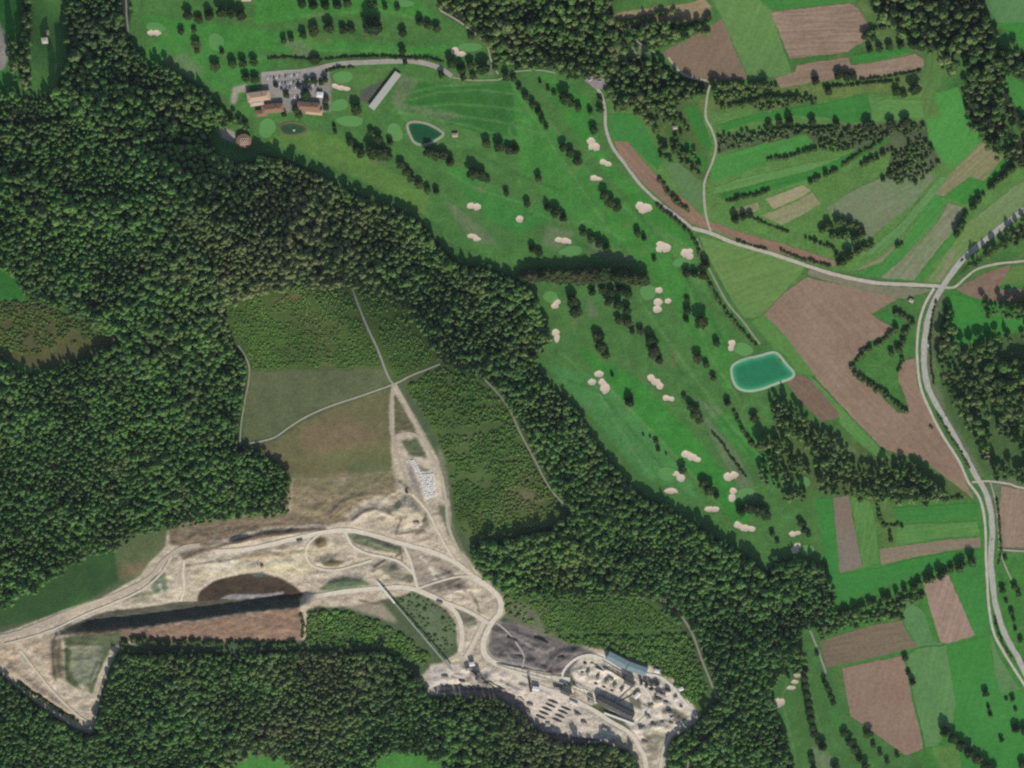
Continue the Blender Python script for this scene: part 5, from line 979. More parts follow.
HEDGES = [
 ('268,58 290,57 315,60 345,57 375,56 400,57 430,58 445,62', 1.6, 'low loose hedge along the upper side of the drive'), ('328,70 340,67 356,66', 2.0, 'short dark hedge inside the left bend of the drive'), ('596,206 612,212 632,224 645,232', 0, ''),
 ('658,205 668,213 680,222 690,232 697,245 702,258 705,268', 2.2, 'rough hedge between the fairway and the upper end of the thin track'), ('708,280 718,298 728,314 742,330 757,345', 2.0, 'broken hedge along the lower part of the thin track'),
 ('733,410 738,420 743,430 750,440 757,448', 2.6, 'hedge running from the lake down to the east wood'), ('712,432 722,442 730,455 738,466 748,478', 1.6, 'sparse line of bushes right of the lowest fairway'), ('768,128 790,127 815,128 838,126', 1.8, 'low hedge under the row of round terrace trees'),
 ('768,158 785,156 800,152 818,147', 2.6, 'hedge in the middle of the curved green terrace'), ('842,165 858,153 875,144 884,138', 2.0, 'slanting hedge above the narrow green terrace'), ('810,180 824,174 840,168', 2.8, 'short hedge above the tan plot'), ('862,163 872,158 884,152 895,147', 3.2, 'thick hedge between the narrow terraces'),
 ('884,177 895,170 905,164 914,158', 3.0, 'slanting hedge on the wide dull plot'), ('728,200 745,196 760,193 772,188', 2.4, 'thin hedge beneath the lowest terrace'), ('754,218 768,224 790,232', 1.6, 'short low hedge left of the square copse'),
 ('820,228 830,222 842,219 856,224 863,231 852,236 838,233 826,234', 4.2, 'thick ring of bushes forming the square copse'), ('840,262 847,255 856,250 866,246 877,238', 4.0, 'thick hedge right of the square copse'), ('806,237 820,242 834,248 840,258 838,266', 2.2, 'thin hedge under the square copse'),
 ('782,250 800,258 818,262 832,266', 1.8, 'dark hedge along the farm road'), ('737,240 752,245 768,249', 1.4, 'low bushes at the upper end of the farm road'), ('896,245 905,240', 2.6, 'short dark bush row in the green arc'), ('957,232 962,220 970,207 980,196 992,183 1004,172 1018,162', 4.0, 'thick tree hedge between tan arc and pale meadow'),
 ('616,22 640,18 662,12 678,9', 2.8, 'dark hedge under the tan strip at the top'), ('618,104 640,97 662,90 684,83 700,80', 4.6, 'tall dark hedge along the copse'), ('636,112 660,104 690,95 706,90', 3.6, 'lower dark hedge below the copse'), ('714,82 730,82 750,83 770,81', 4.2, 'dark hedge under the first brown field'),
 ('724,106 745,101 765,96 785,96 800,98', 3.4, 'hedge above the slim bright strip'), ('862,79 880,77 900,74 922,70', 1.8, 'dark thin hedge under the stepped brown field'), ('825,86 845,85 870,82 900,80', 1.8, 'low scrubby hedge under the dark thin one'), ('880,10 900,16 915,24', 4.0, 'hedge in the upper scrub right of the lined field'), ('868,30 885,25 905,24 925,30', 3.4, 'ragged hedge running from the lined field into the wood'), 
 ('851,367 858,356 868,349 880,341 890,333 898,324', 3.0, 'dark curving hedge at the edge of the large brown field'), ('895,312 905,314 912,322 905,332 900,344 888,356', 3.8, 'bushy hedge beside the service lane'), ('856,373 868,382 880,390 892,398 902,407 908,413', 3.4, 'hedge along the tip of grass inside the large brown field'), ('900,348 902,360 897,372', 2.2, 'short hedge right of the grassy tip'),
 ('936,300 932,318 930,340 931,362 934,384', 1.4, 'thin hedge between main road and service lane, upper part'), ('937,412 948,432 960,450 970,468', 1.6, 'thin hedge between main road and service lane, lower part'), ('873,499 895,498 920,497 945,498 966,496', 2.4, 'dark straight hedge under the wood belt'),
 ('878,505 880,515 884,525 898,524 906,527', 2.8, 'bushes between the striped green and deep green plots'), ('890,532 891,542', 2.0, 'tiny bush line above the slim brown plot'), ('838,612 855,607 870,601 890,594 905,588 920,581 945,570 965,561 978,554', 5.0, 'tall dark diagonal hedge leading to the main road'),
 ('918,592 925,598', 3.6, 'bush at the top of the furrowed plot'), ('902,600 906,608', 3.2, 'bush above the wide dull plot'), ('997,500 999,518 1000,535 1001,550 998,565', 1.6, 'thin hedge right of the main road beside the brown plot'), ('995,618 998,632 1004,645 1012,658', 1.4, 'thin hedge splitting the two lanes near the bottom right'), ('660,178 668,192 680,204 692,212', 2.8, 'bushy hedge left of the dull grey green plot'),
 ('616,135 628,134', 0, ''), ('128,640 140,638 160,640 180,641 200,640 222,641 245,642 270,642 298,642', 3.6, 'dark reddish hedge along the lower side of the brown quarry field'), ('122,648 123,640 126,636', 2.6, 'dark bushes at the left end of the quarry field'), ('301,612 303,624 302,638', 2.2, 'dark bushes at the right end of the quarry field'),
 ('942,408 950,424', 0, ''), ('20,682 34,692 50,702 64,712 80,722', 2.8, 'ragged bushes under the sandy slope at the left'), ('870,6 880,3', 0, ''), ('984,84 995,94 1004,108 1016,124', 3.0, 'hedge along the narrow glade in the upper right wood'), ('930,424 934,430', 2.4, 'single low bush standing in the large brown field'),
]
for s, r, lab in HEDGES:
    if r: hedge(s, r, lab, h=.85 if r < 4 else 1.1)

# ------------------------------------------------------------------ buildings
M_WALL = mat_plain('#b9ac98', .06, .9, .8, name='wall'); M_TERRA = mat_plain('#8b6656', .16, .85, 1.2, name='roof_tiles'); M_TAN = mat_plain('#b89a7e', .12, .85, .8, name='tan_roof'); M_GLASS = mat_plain('#2a3438', .05, .2, 1, .6, name='glass')
M_WHITE = mat_plain('#d8d4cc', .05, .7, .8, name='white_paint'); M_STEEL = mat_plain('#71716c', .15, .6, .6, .4, name='steel'); M_DARK = mat_plain('#35332f', .2, .9, .6, name='dark_rubber'); M_CONC = mat_plain('#a59d90', .12, .9, .5, name='concrete')
def roof_mat(col, per, name='ribbed_roof'):
    m, n, b = mk(name); o = objc(n); w = n.nodes.new('ShaderNodeTexWave'); w.inputs['Scale'].default_value = per; w.inputs['Distortion'].default_value = .3; n.links.new(o, w.inputs['Vector'])
    f = math_(n, 'MULTIPLY', mapr(n, w.outputs[1], .9, 1.06), mapr(n, noise_(n, .15, 4, o), .85, 1.12)); n.links.new(scalec(n, A(col), f), b.inputs['Base Color']); b.inputs['Roughness'].default_value = .5; return m
def house(px, py, L, Wd, hw, hr, ang, rmat, name, label, hip=True, chim=True, cat='building', wmat=None, win=True):
    g = G(px, py); e = empty(name, g, math.radians(ang)); tag(e, label, cat)
    a, b = L / 2, Wd / 2
    wm = MB(); wm.box(-a, a, -b, b, -1.5, hw); wm.build('wall', wmat or M_WALL, e)
    o = .6; i = b if hip else 0; t = .25
    rm = MB(); z = hw + .004
    v = [(-a - o, -b - o, z), (a + o, -b - o, z), (a + o, b + o, z), (-a - o, b + o, z), (-a - o, -b - o, z + t), (a + o, -b - o, z + t), (a + o, b + o, z + t), (-a - o, b + o, z + t), (-a - o + i, 0, z + t + hr), (a + o - i, 0, z + t + hr)]
    rm.add(v, [(3, 2, 1, 0), (0, 1, 5, 4), (1, 2, 6, 5), (2, 3, 7, 6), (3, 0, 4, 7), (4, 5, 9, 8), (6, 7, 8, 9), (5, 6, 9), (7, 4, 8)])
    ro = rm.build('roof', rmat, e)
    if chim: MB().box(a * .3, a * .3 + .9, .6, 1.5, hw + .8, hw + hr + 1.4).build('chimney', M_CONC, ro)
    if win:
        n = max(2, int(L / 4))
        for k in range(n):
            x = -a + (k + .5) * L / n
            for sy in (-1, 1):
                if sy == -1 and k == n // 2:
                    MB().box(x - .6, x + .6, -b - .06, -b + .02, 0, 2.2).build('door', M_DARK, e)
                else: MB().box(x - .7, x + .7, min(sy * b, sy * (b + .05)), max(sy * b, sy * (b + .05)), 1.0, 2.4).build('window', M_GLASS, e)
    return e
house(259, 95, 27, 11, 6, 2.2, 8, M_TAN, 'clubhouse', 'long tan roofed clubhouse building nearest the upper left of the car park'); house(257, 101, 16, 8, 5, 1.6, 8, mat_plain('#b4a494', .1, name='pale_roof'), 'clubhouse_wing', 'pale lower wing attached under the tan clubhouse roof', chim=False)
house(273, 107, 26, 10, 5.5, 2.4, 6, M_TERRA, 'clubhouse', 'terracotta roofed clubhouse building below the tan one'); house(262, 112, 13, 7, 4.5, 1.6, 6, M_TERRA, 'clubhouse_wing', 'small terracotta wing at the lower left of the clubhouse', chim=False)
house(309, 105, 27, 9, 5.5, 2.2, -5, M_TERRA, 'clubhouse', 'terracotta roofed building right of the clubhouse beside the car park'); house(314, 111, 20, 6, 4, 1.2, -6, M_TAN, 'terrace_building', 'narrow tan roofed terrace building on the right of the clubhouse', chim=False)
house(320, 94, 7, 6, 3.2, 1.0, -5, M_WHITE, 'hut', 'small white roofed hut at the right edge of the car park', chim=False); house(318, 112, 6, 4, 3, .8, -5, M_WHITE, 'kiosk', 'white roofed kiosk below the right clubhouse building', chim=False)
house(263, 115, 0.1, .1, .1, .1, 0, M_WHITE, 'post', '', chim=False, win=False) if False else None
# round restaurant with a pale forecourt in the wood
g = G(244, 140); e = empty('round_pavilion', g); tag(e, 'round terracotta roofed pavilion with pale dots at the wood edge below the clubhouse', 'pavilion')
n = 16; R = 9.0; mb = MB(); mb.tube((0, 0, -1.5), (0, 0, 4.5), R * .92, R * .92, n); mb.build('wall', M_WALL, e)
mb = MB(); mb.tube((0, 0, 4.504), (0, 0, 4.8), R * 1.04, R * 1.04, n); mb.tube((0, 0, 4.81), (0, 0, 7.2), R * 1.04, .5, n); ro = mb.build('roof', M_TERRA, e)
mb = MB()
for i in range(4):
    for j in range(4):
        x, y = (i - 1.5) * 2.6 + (j % 2) * .9, (j - 1.5) * 2.4; d = math.hypot(x, y); z = 4.85 + 2.4 * (1 - d / (R * 1.04)); mb.box(x - .55, x + .55, y - .5, y + .5, z - .4, z + .55)
mb.build('skylights', M_WHITE, ro)
for k in range(8):
    t = k * math.pi / 4 + .2; c, s_ = math.cos(t) * R * .93, math.sin(t) * R * .93
    w = MB().box(-.06, .06, -1, 1, 1, 2.6).build('window', M_GLASS, e); w.location = (c, s_, 0); w.rotation_euler = (0, 0, t)
# driving range shelter
ga, gb = G(398, 73), G(372, 107); L = math.hypot(gb[0] - ga[0], gb[1] - ga[1]); ang = math.degrees(math.atan2(gb[1] - ga[1], gb[0] - ga[0]))
e = empty('driving_range_shelter', ((ga[0] + gb[0]) / 2, (ga[1] + gb[1]) / 2, min(ga[2], gb[2])), math.radians(ang)); tag(e, 'long pale flat roofed shelter slanting beside the driving range', 'shelter')
MB().taper(-L / 2 - 1, L / 2 + 1, -4.4, 4.2, 3.4, -L / 2 - 1, L / 2 + 1, -4.4, 4.2, 3.7).build('roof', mat_plain('#a9a69c', .06, .7, .4, name='pale_sheet'), e)
MB().box(-L / 2, L / 2, -4.0, -3.7, -1.5, 3.39).build('wall', M_WALL, e)
for k in range(9): x = -L / 2 + k * L / 8; MB().tube((x, 3.8, -1), (x, 3.8, 3.4), .12, n=6).build('post', M_STEEL, e)
for k in range(1, 8): x = -L / 2 + k * L / 8; MB().box(x - .05, x + .05, -3.69, 1.5, -.5, 2.2).build('partition', M_WHITE, e)
# fountain in the oval pond
g = G(294, 130); e = empty('fountain', g); tag(e, 'small white fountain splashing in the dark oval pond', 'fountain'); MB().tube((0, 0, .2), (0, 0, 1.0), 1.6, 1.3, 12).build('basin', M_WHITE, e); MB().tube((0, 0, 1.0), (0, 0, 2.2), .35, .25, 8).tube((0, 0, 2.2), (0, 0, 2.7), 1.0, .8, 10).build('jet', M_WHITE, e)
# shed in the top-left meadow
house(45, 40, 6.5, 6.5, 3, 1.4, 5, mat_plain('#b6b3a2', .08, name='pale_roof'), 'meadow_shed', 'small pale roofed shed in the narrow top left meadow', chim=False, cat='shed')
house(47, 32, 4.5, 5, 2.6, 1.2, 5, mat_plain('#8d7068', .08, name='dull_red_roof'), 'meadow_shed', 'tiny dull red roofed shed just above the pale one', chim=False, cat='shed')
house(911, 300, 5, 3.5, 2.4, 1.0, -30, mat_plain('#b0a08f', .08, name='pale_roof'), 'field_hut', 'tiny pale hut beside the crossroads hedge', chim=False, cat='hut')
house(675, 127, 4.5, 3.5, 2.4, 1, 10, mat_plain('#a79e90', .08, name='pale_roof'), 'field_hut', 'tiny pale hut hidden in the scrub west of the winding lane', chim=False, cat='hut')
house(987, 457, 5, 4, 2.4, 1, 10, mat_plain('#a79e90', .08, name='pale_roof'), 'field_hut', 'tiny pale hut on the grass beside the east wood', chim=False, cat='hut')
house(455, 134.5, 6, 4, 2.2, 1, 5, mat_plain('#b09a88', .08, name='pale_roof'), 'pump_house', 'tiny pump house right of the deep green pond', chim=False, cat='hut')
# quarry plant: big shed with blue-grey roof in two bays
RG = roof_mat('#75898a', .35); RD = roof_mat('#55524e', .6, 'dark_ribbed_roof')
for (a, b, lab) in (((607.5, 653), (627, 663), 'blue grey roofed hall, upper left bay of the pair at the plant'), ((627.6, 663.4), (646.5, 670), 'blue grey roofed hall, lower right bay of the pair at the plant')):
    ga, gb = G(*a), G(*b); L = math.hypot(gb[0] - ga[0], gb[1] - ga[1]); e = empty('plant_hall', ((ga[0] + gb[0]) / 2, (ga[1] + gb[1]) / 2, min(ga[2], gb[2])), math.atan2(gb[1] - ga[1], gb[0] - ga[0])); tag(e, lab, 'hall')
    MB().box(-L / 2 + .3, L / 2 - .3, -5.6, 5.6, -2, 7).build('wall', mat_plain('#8f8f88', .08, name='sheet_wall'), e); h = 7.004
    MB().add([(-L / 2, -6.2, h), (L / 2, -6.2, h), (L / 2, 6.2, h), (-L / 2, 6.2, h), (-L / 2, 0, h + 1.3), (L / 2, 0, h + 1.3)], [(3, 2, 1, 0), (0, 1, 5, 4), (2, 3, 4, 5), (1, 2, 5), (3, 0, 4)]).build('roof', RG, e)
    for k in range(3): x = -L / 2 + (k + .5) * L / 3; MB().box(x - 1.8, x + 1.8, -5.68, -5.6, -.5, 4.6).build('door', M_STEEL, e)
ga, gb = G(597, 696), G(633, 714); L = math.hypot(gb[0] - ga[0], gb[1] - ga[1]); e = empty('crusher_hall', ((ga[0] + gb[0]) / 2, (ga[1] + gb[1]) / 2, min(ga[2], gb[2])), math.atan2(gb[1] - ga[1], gb[0] - ga[0])); tag(e, 'long dark ribbed roof hall in the middle of the plant yard', 'hall')
MB().box(-L / 2 + .3, L / 2 - .3, -4.4, 4.4, -2, 8).build('wall', mat_plain('#6f6a63', .1, name='sheet_wall_dark'), e)
MB().add([(-L / 2, -5, 8.004), (L / 2, -5, 8.004), (L / 2, 5, 8.004), (-L / 2, 5, 8.004), (-L / 2, 0, 10), (L / 2, 0, 10)], [(3, 2, 1, 0), (0, 1, 5, 4), (2, 3, 4, 5), (1, 2, 5), (3, 0, 4)]).build('roof', RD, e)
for k in range(4): x = -L / 2 + (k + .5) * L / 4; MB().box(x - 1.6, x + 1.6, -4.48, -4.4, -.5, 4).build('door', M_STEEL, e)
for k in range(6): x = -L / 2 + (k + .5) * L / 6; MB().box(x - .8, x + .8, -.6, .6, 9.6, 10.6).build('roof_vent', M_STEEL, e)
def bar(a, b, wd, h, name, label, cat, mat, part):
    ga, gb = G(*a), G(*b); L = math.hypot(gb[0] - ga[0], gb[1] - ga[1]); e = empty(name, ((ga[0] + gb[0]) / 2, (ga[1] + gb[1]) / 2, min(ga[2], gb[2])), math.atan2(gb[1] - ga[1], gb[0] - ga[0])); tag(e, label, cat); return e, L
e, L = bar((604, 712), (634, 723), 2, 2, 'storage_shelter', 'long narrow white roofed shelter below the dark hall', 'shelter', None, None)
MB().taper(-L / 2, L / 2, -1.4, 1.4, 3.0, -L / 2, L / 2, -1.4, 1.4, 3.2).build('roof', M_WHITE, e); MB().box(-L / 2, L / 2, 1.1, 1.3, -1, 2.99).build('wall', M_CONC, e)
for k in range(6): x = -L / 2 + .3 + k * (L - .6) / 5; MB().tube((x, -1.2, -1), (x, -1.2, 3), .1, n=6).build('post', M_STEEL, e)
for (x, y, L, w_, h, ang, m, lab) in ((637, 694, 9, 4.5, 4, 50, M_WHITE, 'white roofed workshop right of the dark hall'), (661, 693, 11, 4, 4, -25, M_CONC, 'pale roofed store at the right of the plant yard'), (657, 670, 6, 4, 3.5, -15, M_WHITE, 'small white hut right of the blue grey hall'), (681, 688, 5, 4, 3, 20, M_WHITE, 'small white hut at the right rim of the plant'),
                                  (676, 698, 4, 4, 3, 20, M_WHITE, 'tiny white cabin inside the right rim of the plant'), (536, 687, 8, 5, 5, -10, M_WHITE, 'white roofed screening house in the middle of the pale plant road'), (472, 662, 6, 4.5, 5, 10, M_WHITE, 'white roofed hut at the head of the conveyor'), (574, 702, 10, 2.6, 3, -27, M_WHITE, 'long white container beside the plant road'),
                                  (559, 688, 12, 4, 4, -15, M_CONC, 'pale flat store left of the dark sheds'), (548, 724, 5, 4, 3, 0, M_CONC, 'tiny pale hut at the lower rim of the plant'), (591, 700, 6, 6, 6, -27, M_CONC, 'square pale block at the left end of the dark hall')):
    house(x, y, L, w_, h, .8, ang, m, 'plant_building', lab, hip=False, chim=False, wmat=M_CONC)
# dark process sheds and silos
house(566, 689, 12, 8, 7, 1.4, -27, RD, 'plant_building', 'dark ribbed shed left of the plant yard', hip=False, chim=False); house(629, 679, 12, 7, 8, 1.4, -30, RD, 'plant_building', 'dark tall shed under the blue grey halls', hip=False, chim=False); house(478, 674, 6, 5, 9, 1, 60, RD, 'crusher_tower', 'dark crusher tower near the head of the conveyor', hip=False, chim=False, cat='tower')
for i, (x, y, lab) in enumerate(((641, 681, 'silo standing left of its twin below the blue grey hall'), (646, 683, 'silo standing right of its twin below the blue grey hall'))):
    e = empty('silo', G(x, y)); tag(e, 'steel ' + lab, 'silo'); MB().tube((0, 0, 2), (0, 0, 11), 2.2, n=16).build('body', M_STEEL, e, True); MB().tube((0, 0, 11.01), (0, 0, 12.4), 2.2, .4, 16).build('roof', M_CONC, e)
    for k in range(4): t = k * math.pi / 2 + .78; MB().tube((2 * math.cos(t), 2 * math.sin(t), -1), (2 * math.cos(t), 2 * math.sin(t), 2.4), .15, n=6).build('leg', M_STEEL, e)
# conveyors
def conveyor(a, b, w_, z0, z1, label, belt, legs=6, cover=None):
    ga, gb = G(*a), G(*b); e = empty('conveyor', ga); tag(e, label, 'conveyor')
    A_ = Vector((0, 0, z0)); B_ = Vector((gb[0] - ga[0], gb[1] - ga[1], gb[2] - ga[2] + z1)); d = (B_ - A_); s = Vector((-d.y, d.x, 0)).normalized() * w_ / 2
    dz = Vector((0, 0, .5))
    MB().add([A_ + s, A_ - s, B_ - s, B_ + s, A_ + s + dz, A_ - s + dz, B_ - s + dz, B_ + s + dz], [(0, 1, 2, 3), (7, 6, 5, 4), (4, 5, 1, 0), (5, 6, 2, 1), (6, 7, 3, 2), (7, 4, 0, 3)]).build('frame', M_STEEL, e)
    s2 = s * .9; d2 = Vector((0, 0, .52)); d3 = Vector((0, 0, .75))
    MB().add([A_ + s2 + d2, A_ - s2 + d2, B_ - s2 + d2, B_ + s2 + d2, A_ + s2 + d3, A_ - s2 + d3, B_ - s2 + d3, B_ + s2 + d3], [(3, 2, 1, 0), (4, 5, 6, 7), (4, 0, 1, 5), (5, 1, 2, 6), (6, 2, 3, 7), (7, 3, 0, 4)]).build('belt', belt, e)
    for k in range(legs):
        t = (k + .5) / legs; p = A_ + d * t; wx_, wy_ = ga[0] + p.x, ga[1] + p.y; gz = float(ground_z(wx_, wy_)) - ga[2] - 1
        mb = MB(); mb.tube(p + s * .9, (p.x + s.x * .9, p.y + s.y * .9, min(gz, p.z - .5)), .15, n=6); mb.tube(p - s * .9, (p.x - s.x * .9, p.y - s.y * .9, min(gz, p.z - .5)), .15, n=6); mb.build('trestle', M_STEEL, e)
    return e
conveyor((378, 581), (395, 602), 2.6, 4, 4, 'short bright conveyor section at the top of the long line', mat_plain('#cfcabc', .05, name='pale_cover'), 4)
conveyor((395.6, 602.8), (452, 668), 2.2, 3.5, 5, 'long grey green conveyor line crossing the bushy slope', mat_plain('#87907a', .08, name='grey_green_cover'), 14)
conveyor((497, 664), (563, 681), 1.8, 2, 7, 'conveyor beside the haul road rising towards the dark shed', mat_plain('#a79f90', .1, name='belt_cover'), 9); conveyor((620, 700), (638, 688), 1.8, 2, 8, 'steep short conveyor between the hall and white workshop', M_DARK, 4)
conveyor((529, 676), (531, 690), 3.0, 6, 3, 'short dark conveyor crossing the plant road', M_DARK, 3); conveyor((603, 664), (633, 682), 1.6, 5, 6, 'dark conveyor in front of the blue grey halls', M_DARK, 7); conveyor((574, 686), (594, 697), 1.6, 4, 7, 'conveyor feeding the left end of the dark hall', M_CONC, 5)
conveyor((470, 668), (500, 690), 1.8, 3, 7, 'conveyor running down from the conveyor head to the dark bank', M_DARK, 5); conveyor((640, 676), (662, 692), 1.6, 7, 3, 'conveyor dropping from the silos to the right store', M_DARK, 5)
# storage rows: low dark piles in parallel
MP_ = mat_plain('#5a5450', .2, .95, .8, name='dark_aggregate'); MPL = mat_plain('#9b8f80', .15, .95, .8, name='pale_aggregate')
def pile(x, y, L, w_, h, ang, mat, label, group=None):
    g = G(x, y); r = random.Random(int(x * 7 + y)); V, F = ICO3; v = []
    for p in V:
        z = max(p[2], -.3); k = 1 + .18 * mnoise.noise(Vector((p[0] * 2 + x, p[1] * 2 + y, p[2] * 2))); v.append((p[0] * L / 2 * k, p[1] * w_ / 2 * k, z * h * k))
    o = mesh_np('stockpile', v, F, mat, smooth=True); o.location = g; o.rotation_euler = (0, 0, math.radians(ang)); tag(o, label, 'stockpile', group)
rows = [(541, 717), (544, 713), (547, 709), (550.5, 705.5), (553, 701.5), (557, 720), (560, 716), (563, 712), (566, 708.5)]
for grp, gl in ((rows[:5], 'left'), (rows[5:], 'right')):
    for (x, y), rk in zip(grp, ranks([(0, y * 10) for x, y in grp])): pile(x, y, 15, 2.8, 2.0, -24, MP_, rk + 'long dark stockpile in the %s column of parallel rows' % gl, 'parallel stockpiles')
for x, y, L, w_, h, c, lab in ((512, 639, 18, 5, 2.0, MP_, 'grey heap right of the haul road bend'), (541, 640, 20, 5, 2.2, MP_, 'grey heap nearest the plantation'), (561, 657, 12, 6, 2.6, MP_, 'dark heap left of the plant yard'), (549, 671, 12, 4.5, 2, MP_, 'grey heap above the conveyor'), (519, 656, 14, 4.5, 1.8, MP_, 'grey heap inside the road bend'),
                                (416, 520, 10, 6, 3, MPL, 'pale heap under the stone yard'), (585, 663, 5, 4, 2.4, MP_, 'small heap at the left of the plant yard'), (582, 671, 5, 4, 2.4, MP_, 'small round heap on the pale yard'), (651, 688, 7, 5, 4, MP_, 'dark heap below the silos'), (657, 683, 6, 5, 4, MP_, 'dark heap right of the silos'),
                                (658, 698, 9, 6, 3, MPL, 'grey heap in the right yard'), (653, 724, 6, 5, 3, MPL, 'pale heap at the lower plant loop'), (662, 722, 6, 5, 3, MPL, 'pale heap right of its neighbour at the lower loop'), (671, 722, 6, 5, 3, MPL, 'pale heap furthest right at the lower loop'), (645, 742, 10, 7, 3, MPL, 'pale heap inside the loop road')):
    pile(x, y, L, w_, h, -25, c, lab)
# ------------------------------------------------------------------ white stone blocks
MS = [mat_plain(c, .06, .85, 1.0, name='white_stone') for c in ('#d6cfc2', '#c8c2b6', '#dcd8ce')]
nb = 0
for (quad, nx, ny) in (([(420, 474), (433, 473), (436, 496), (424, 498)], 7, 11), ([(410, 460), (414, 459), (424, 477), (420, 480)], 3, 9)):
    for i in range(nx):
        pass
    for j in range(ny):
        keep = [i for i in range(nx) if random.random() > .1]
        for q_, i in enumerate(keep):
            u, v = (i + .5) / nx, (j + .5) / ny
            x = (quad[0][0] * (1 - u) + quad[1][0] * u) * (1 - v) + (quad[3][0] * (1 - u) + quad[2][0] * u) * v + random.uniform(-.2, .2); y = (quad[0][1] * (1 - u) + quad[1][1] * u) * (1 - v) + (quad[3][1] * (1 - u) + quad[2][1] * u) * v + random.uniform(-.2, .2)
            a, b, h = random.uniform(.95, 1.15), random.uniform(1.2, 1.4), random.uniform(.7, 1.2); mb = MB(); mb.taper(-a, a, -b, b, -.4, -a * .93, a * .9, -b * .92, b * .95, h)
            o = mb.build('stone_block', MS[nb % 3]); o.location = G(x, y); o.rotation_euler = (0, 0, random.uniform(-.15, .15) - .1); nb += 1
            lead = ORD[q_] + ' from left in ' + ORD[j] + ' row, '
            tag(o, lead + ('white block of the large stone rectangle' if ny == 11 else 'white block of the slanting stone stack'), 'stone block', 'white stone blocks in the large rectangle' if ny == 11 else 'white stone blocks in the slanting stack')
# ------------------------------------------------------------------ vehicles
CARCOL = {'white': '#d9d9d6', 'silver': '#a9abad', 'black': '#2c2d2f', 'dark blue': '#38465c', 'red': '#7c3430', 'grey': '#75777a'}
def car_proto(col):
    root = bpy.data.objects.new('parked_car', None); m = mat_plain(CARCOL[col], .02, .35, 1, .5, name='car_paint')
    def part(nm, mb, mat, par=root):
        me = bpy.data.meshes.new(nm); me.from_pydata(mb.v, [], mb.f); me.materials.append(mat); o = bpy.data.objects.new(nm, me); o.parent = par; return o
    b = MB(); b.taper(-2.2, 2.2, -.88, .88, .35, -2.15, 2.15, -.86, .86, .62); b.taper(-2.15, 2.15, -.86, .86, .621, -2.05, 1.95, -.8, .8, .92); b.taper(-1.35, .55, -.68, .68, 1.40, -1.25, .45, -.62, .62, 1.46); body = part('body', b, m)
    part('windows', MB().taper(-1.75, 1.05, -.8, .8, .921, -1.35, .55, -.68, .68, 1.398), M_GLASS)
    for x in (-1.35, 1.35):
        for y in (-.8, .8): part('wheel', MB().tube((x, y - .1, .33), (x, y + .1, .33), .33, n=12), M_DARK)
    return root
CP = {c: car_proto(c) for c in CARCOL}
def put_car(px, py, ang, col, label, group=None, name='parked_car', s=1.0):
    src = CP[col]; c = src.copy(); c.name = name; C.objects.link(c)
    for ch in src.children: d = ch.copy(); d.parent = c; d.name = ch.data.name.split('.')[0]; C.objects.link(d)
    g = G(px, py); c.location = (g[0], g[1], g[2] + .34); c.rotation_euler = (0, 0, math.radians(ang)); c.scale = (s,) * 3; tag(c, label, 'car', group)
cc = ['white', 'silver', 'black', 'white', 'grey', 'dark blue', 'silver', 'white', 'red']; k = 0
for (x0, y0, x1, y1, n, rowlab) in ((268, 78, 300, 74, 12, 'top row along the car park drive'), (274, 84, 302, 81, 11, 'second row of the car park'), (281, 88, 316, 85, 13, 'third row of the car park'), (286, 97, 300, 96, 6, 'row in front of the left clubhouse'), (302, 90, 318, 89, 6, 'lowest row of the car park')):
    sel = []
    for i in range(n):
        if random.random() < .12: continue
        sel.append((i / (n - 1), cc[k % 9])); k += 1
    for col in CARCOL:
        g_ = [t for t, c_ in sel if c_ == col]
        for t, rk in zip(g_, ranks([(t, 0) for t in g_])): put_car(x0 + (x1 - x0) * t, y0 + (y1 - y0) * t, 85 + random.uniform(-4, 4), col, f'{rk}{col} car in the {rowlab}', f'{col} cars in the {rowlab}')
for i, (x, y, a, c) in enumerate(((590, 80, 20, 'white'), (595, 79, 20, 'grey'), (600, 81, 15, 'silver'))): put_car(x, y, a, c, f'{c} car on the small parking spot at the top of the pale lane')
for i, (x, y, a, c, l) in enumerate(((946, 417, 118, 'white', 'white car driving on the main road beside the brown field'), (992, 540, 90, 'silver', 'silver car driving on the main road beside the slim brown plot'), (962, 260, 45, 'black', 'black car driving on the main road above the crossroads'), (928, 345, 95, 'white', 'white car driving on the main road below the crossroads'))): put_car(x, y, a, c, l, name='car')
def truck(px, py, ang, label, s=1.0):
    g = G(px, py); e = empty('dump_truck', (g[0], g[1], g[2] + .4), math.radians(ang)); e.scale = (s,) * 3; tag(e, label, 'truck')
    yl = mat_plain('#b39a4a', .06, .5, 1, name='truck_paint'); b = MB(); b.taper(1.6, 3.6, -1.2, 1.2, .9, 1.7, 3.4, -1.1, 1.1, 2.9); b.build('cab', yl, e); MB().box(3.5, 3.62, -.95, .95, 1.9, 2.6).build('windscreen', M_GLASS, e)
    MB().taper(-3.8, 1.4, -1.3, 1.3, 1.1, -4.2, 1.5, -1.6, 1.6, 2.7).build('dump_body', M_STEEL, e); MB().box(-3.6, 3.4, -.5, .5, .6, .9).build('chassis', M_DARK, e)
    for x in (-2.9, -1.5, 2.5):
        for y in (-1.1, 1.1): MB().tube((x, y - .3, .6), (x, y + .3, .6), .62, n=12).build('wheel', M_DARK, e)
truck(611, 678, -20, 'yellow dump truck waiting in the middle of the plant yard'); truck(651, 705, 30, 'yellow dump truck in the right part of the plant yard'); truck(440, 602, -20, 'yellow dump truck on the haul road above the bushy slope'); truck(300, 541, 10, 'yellow dump truck on the upper haul road'); truck(648, 716, -40, 'yellow dump truck near the lower plant loop')
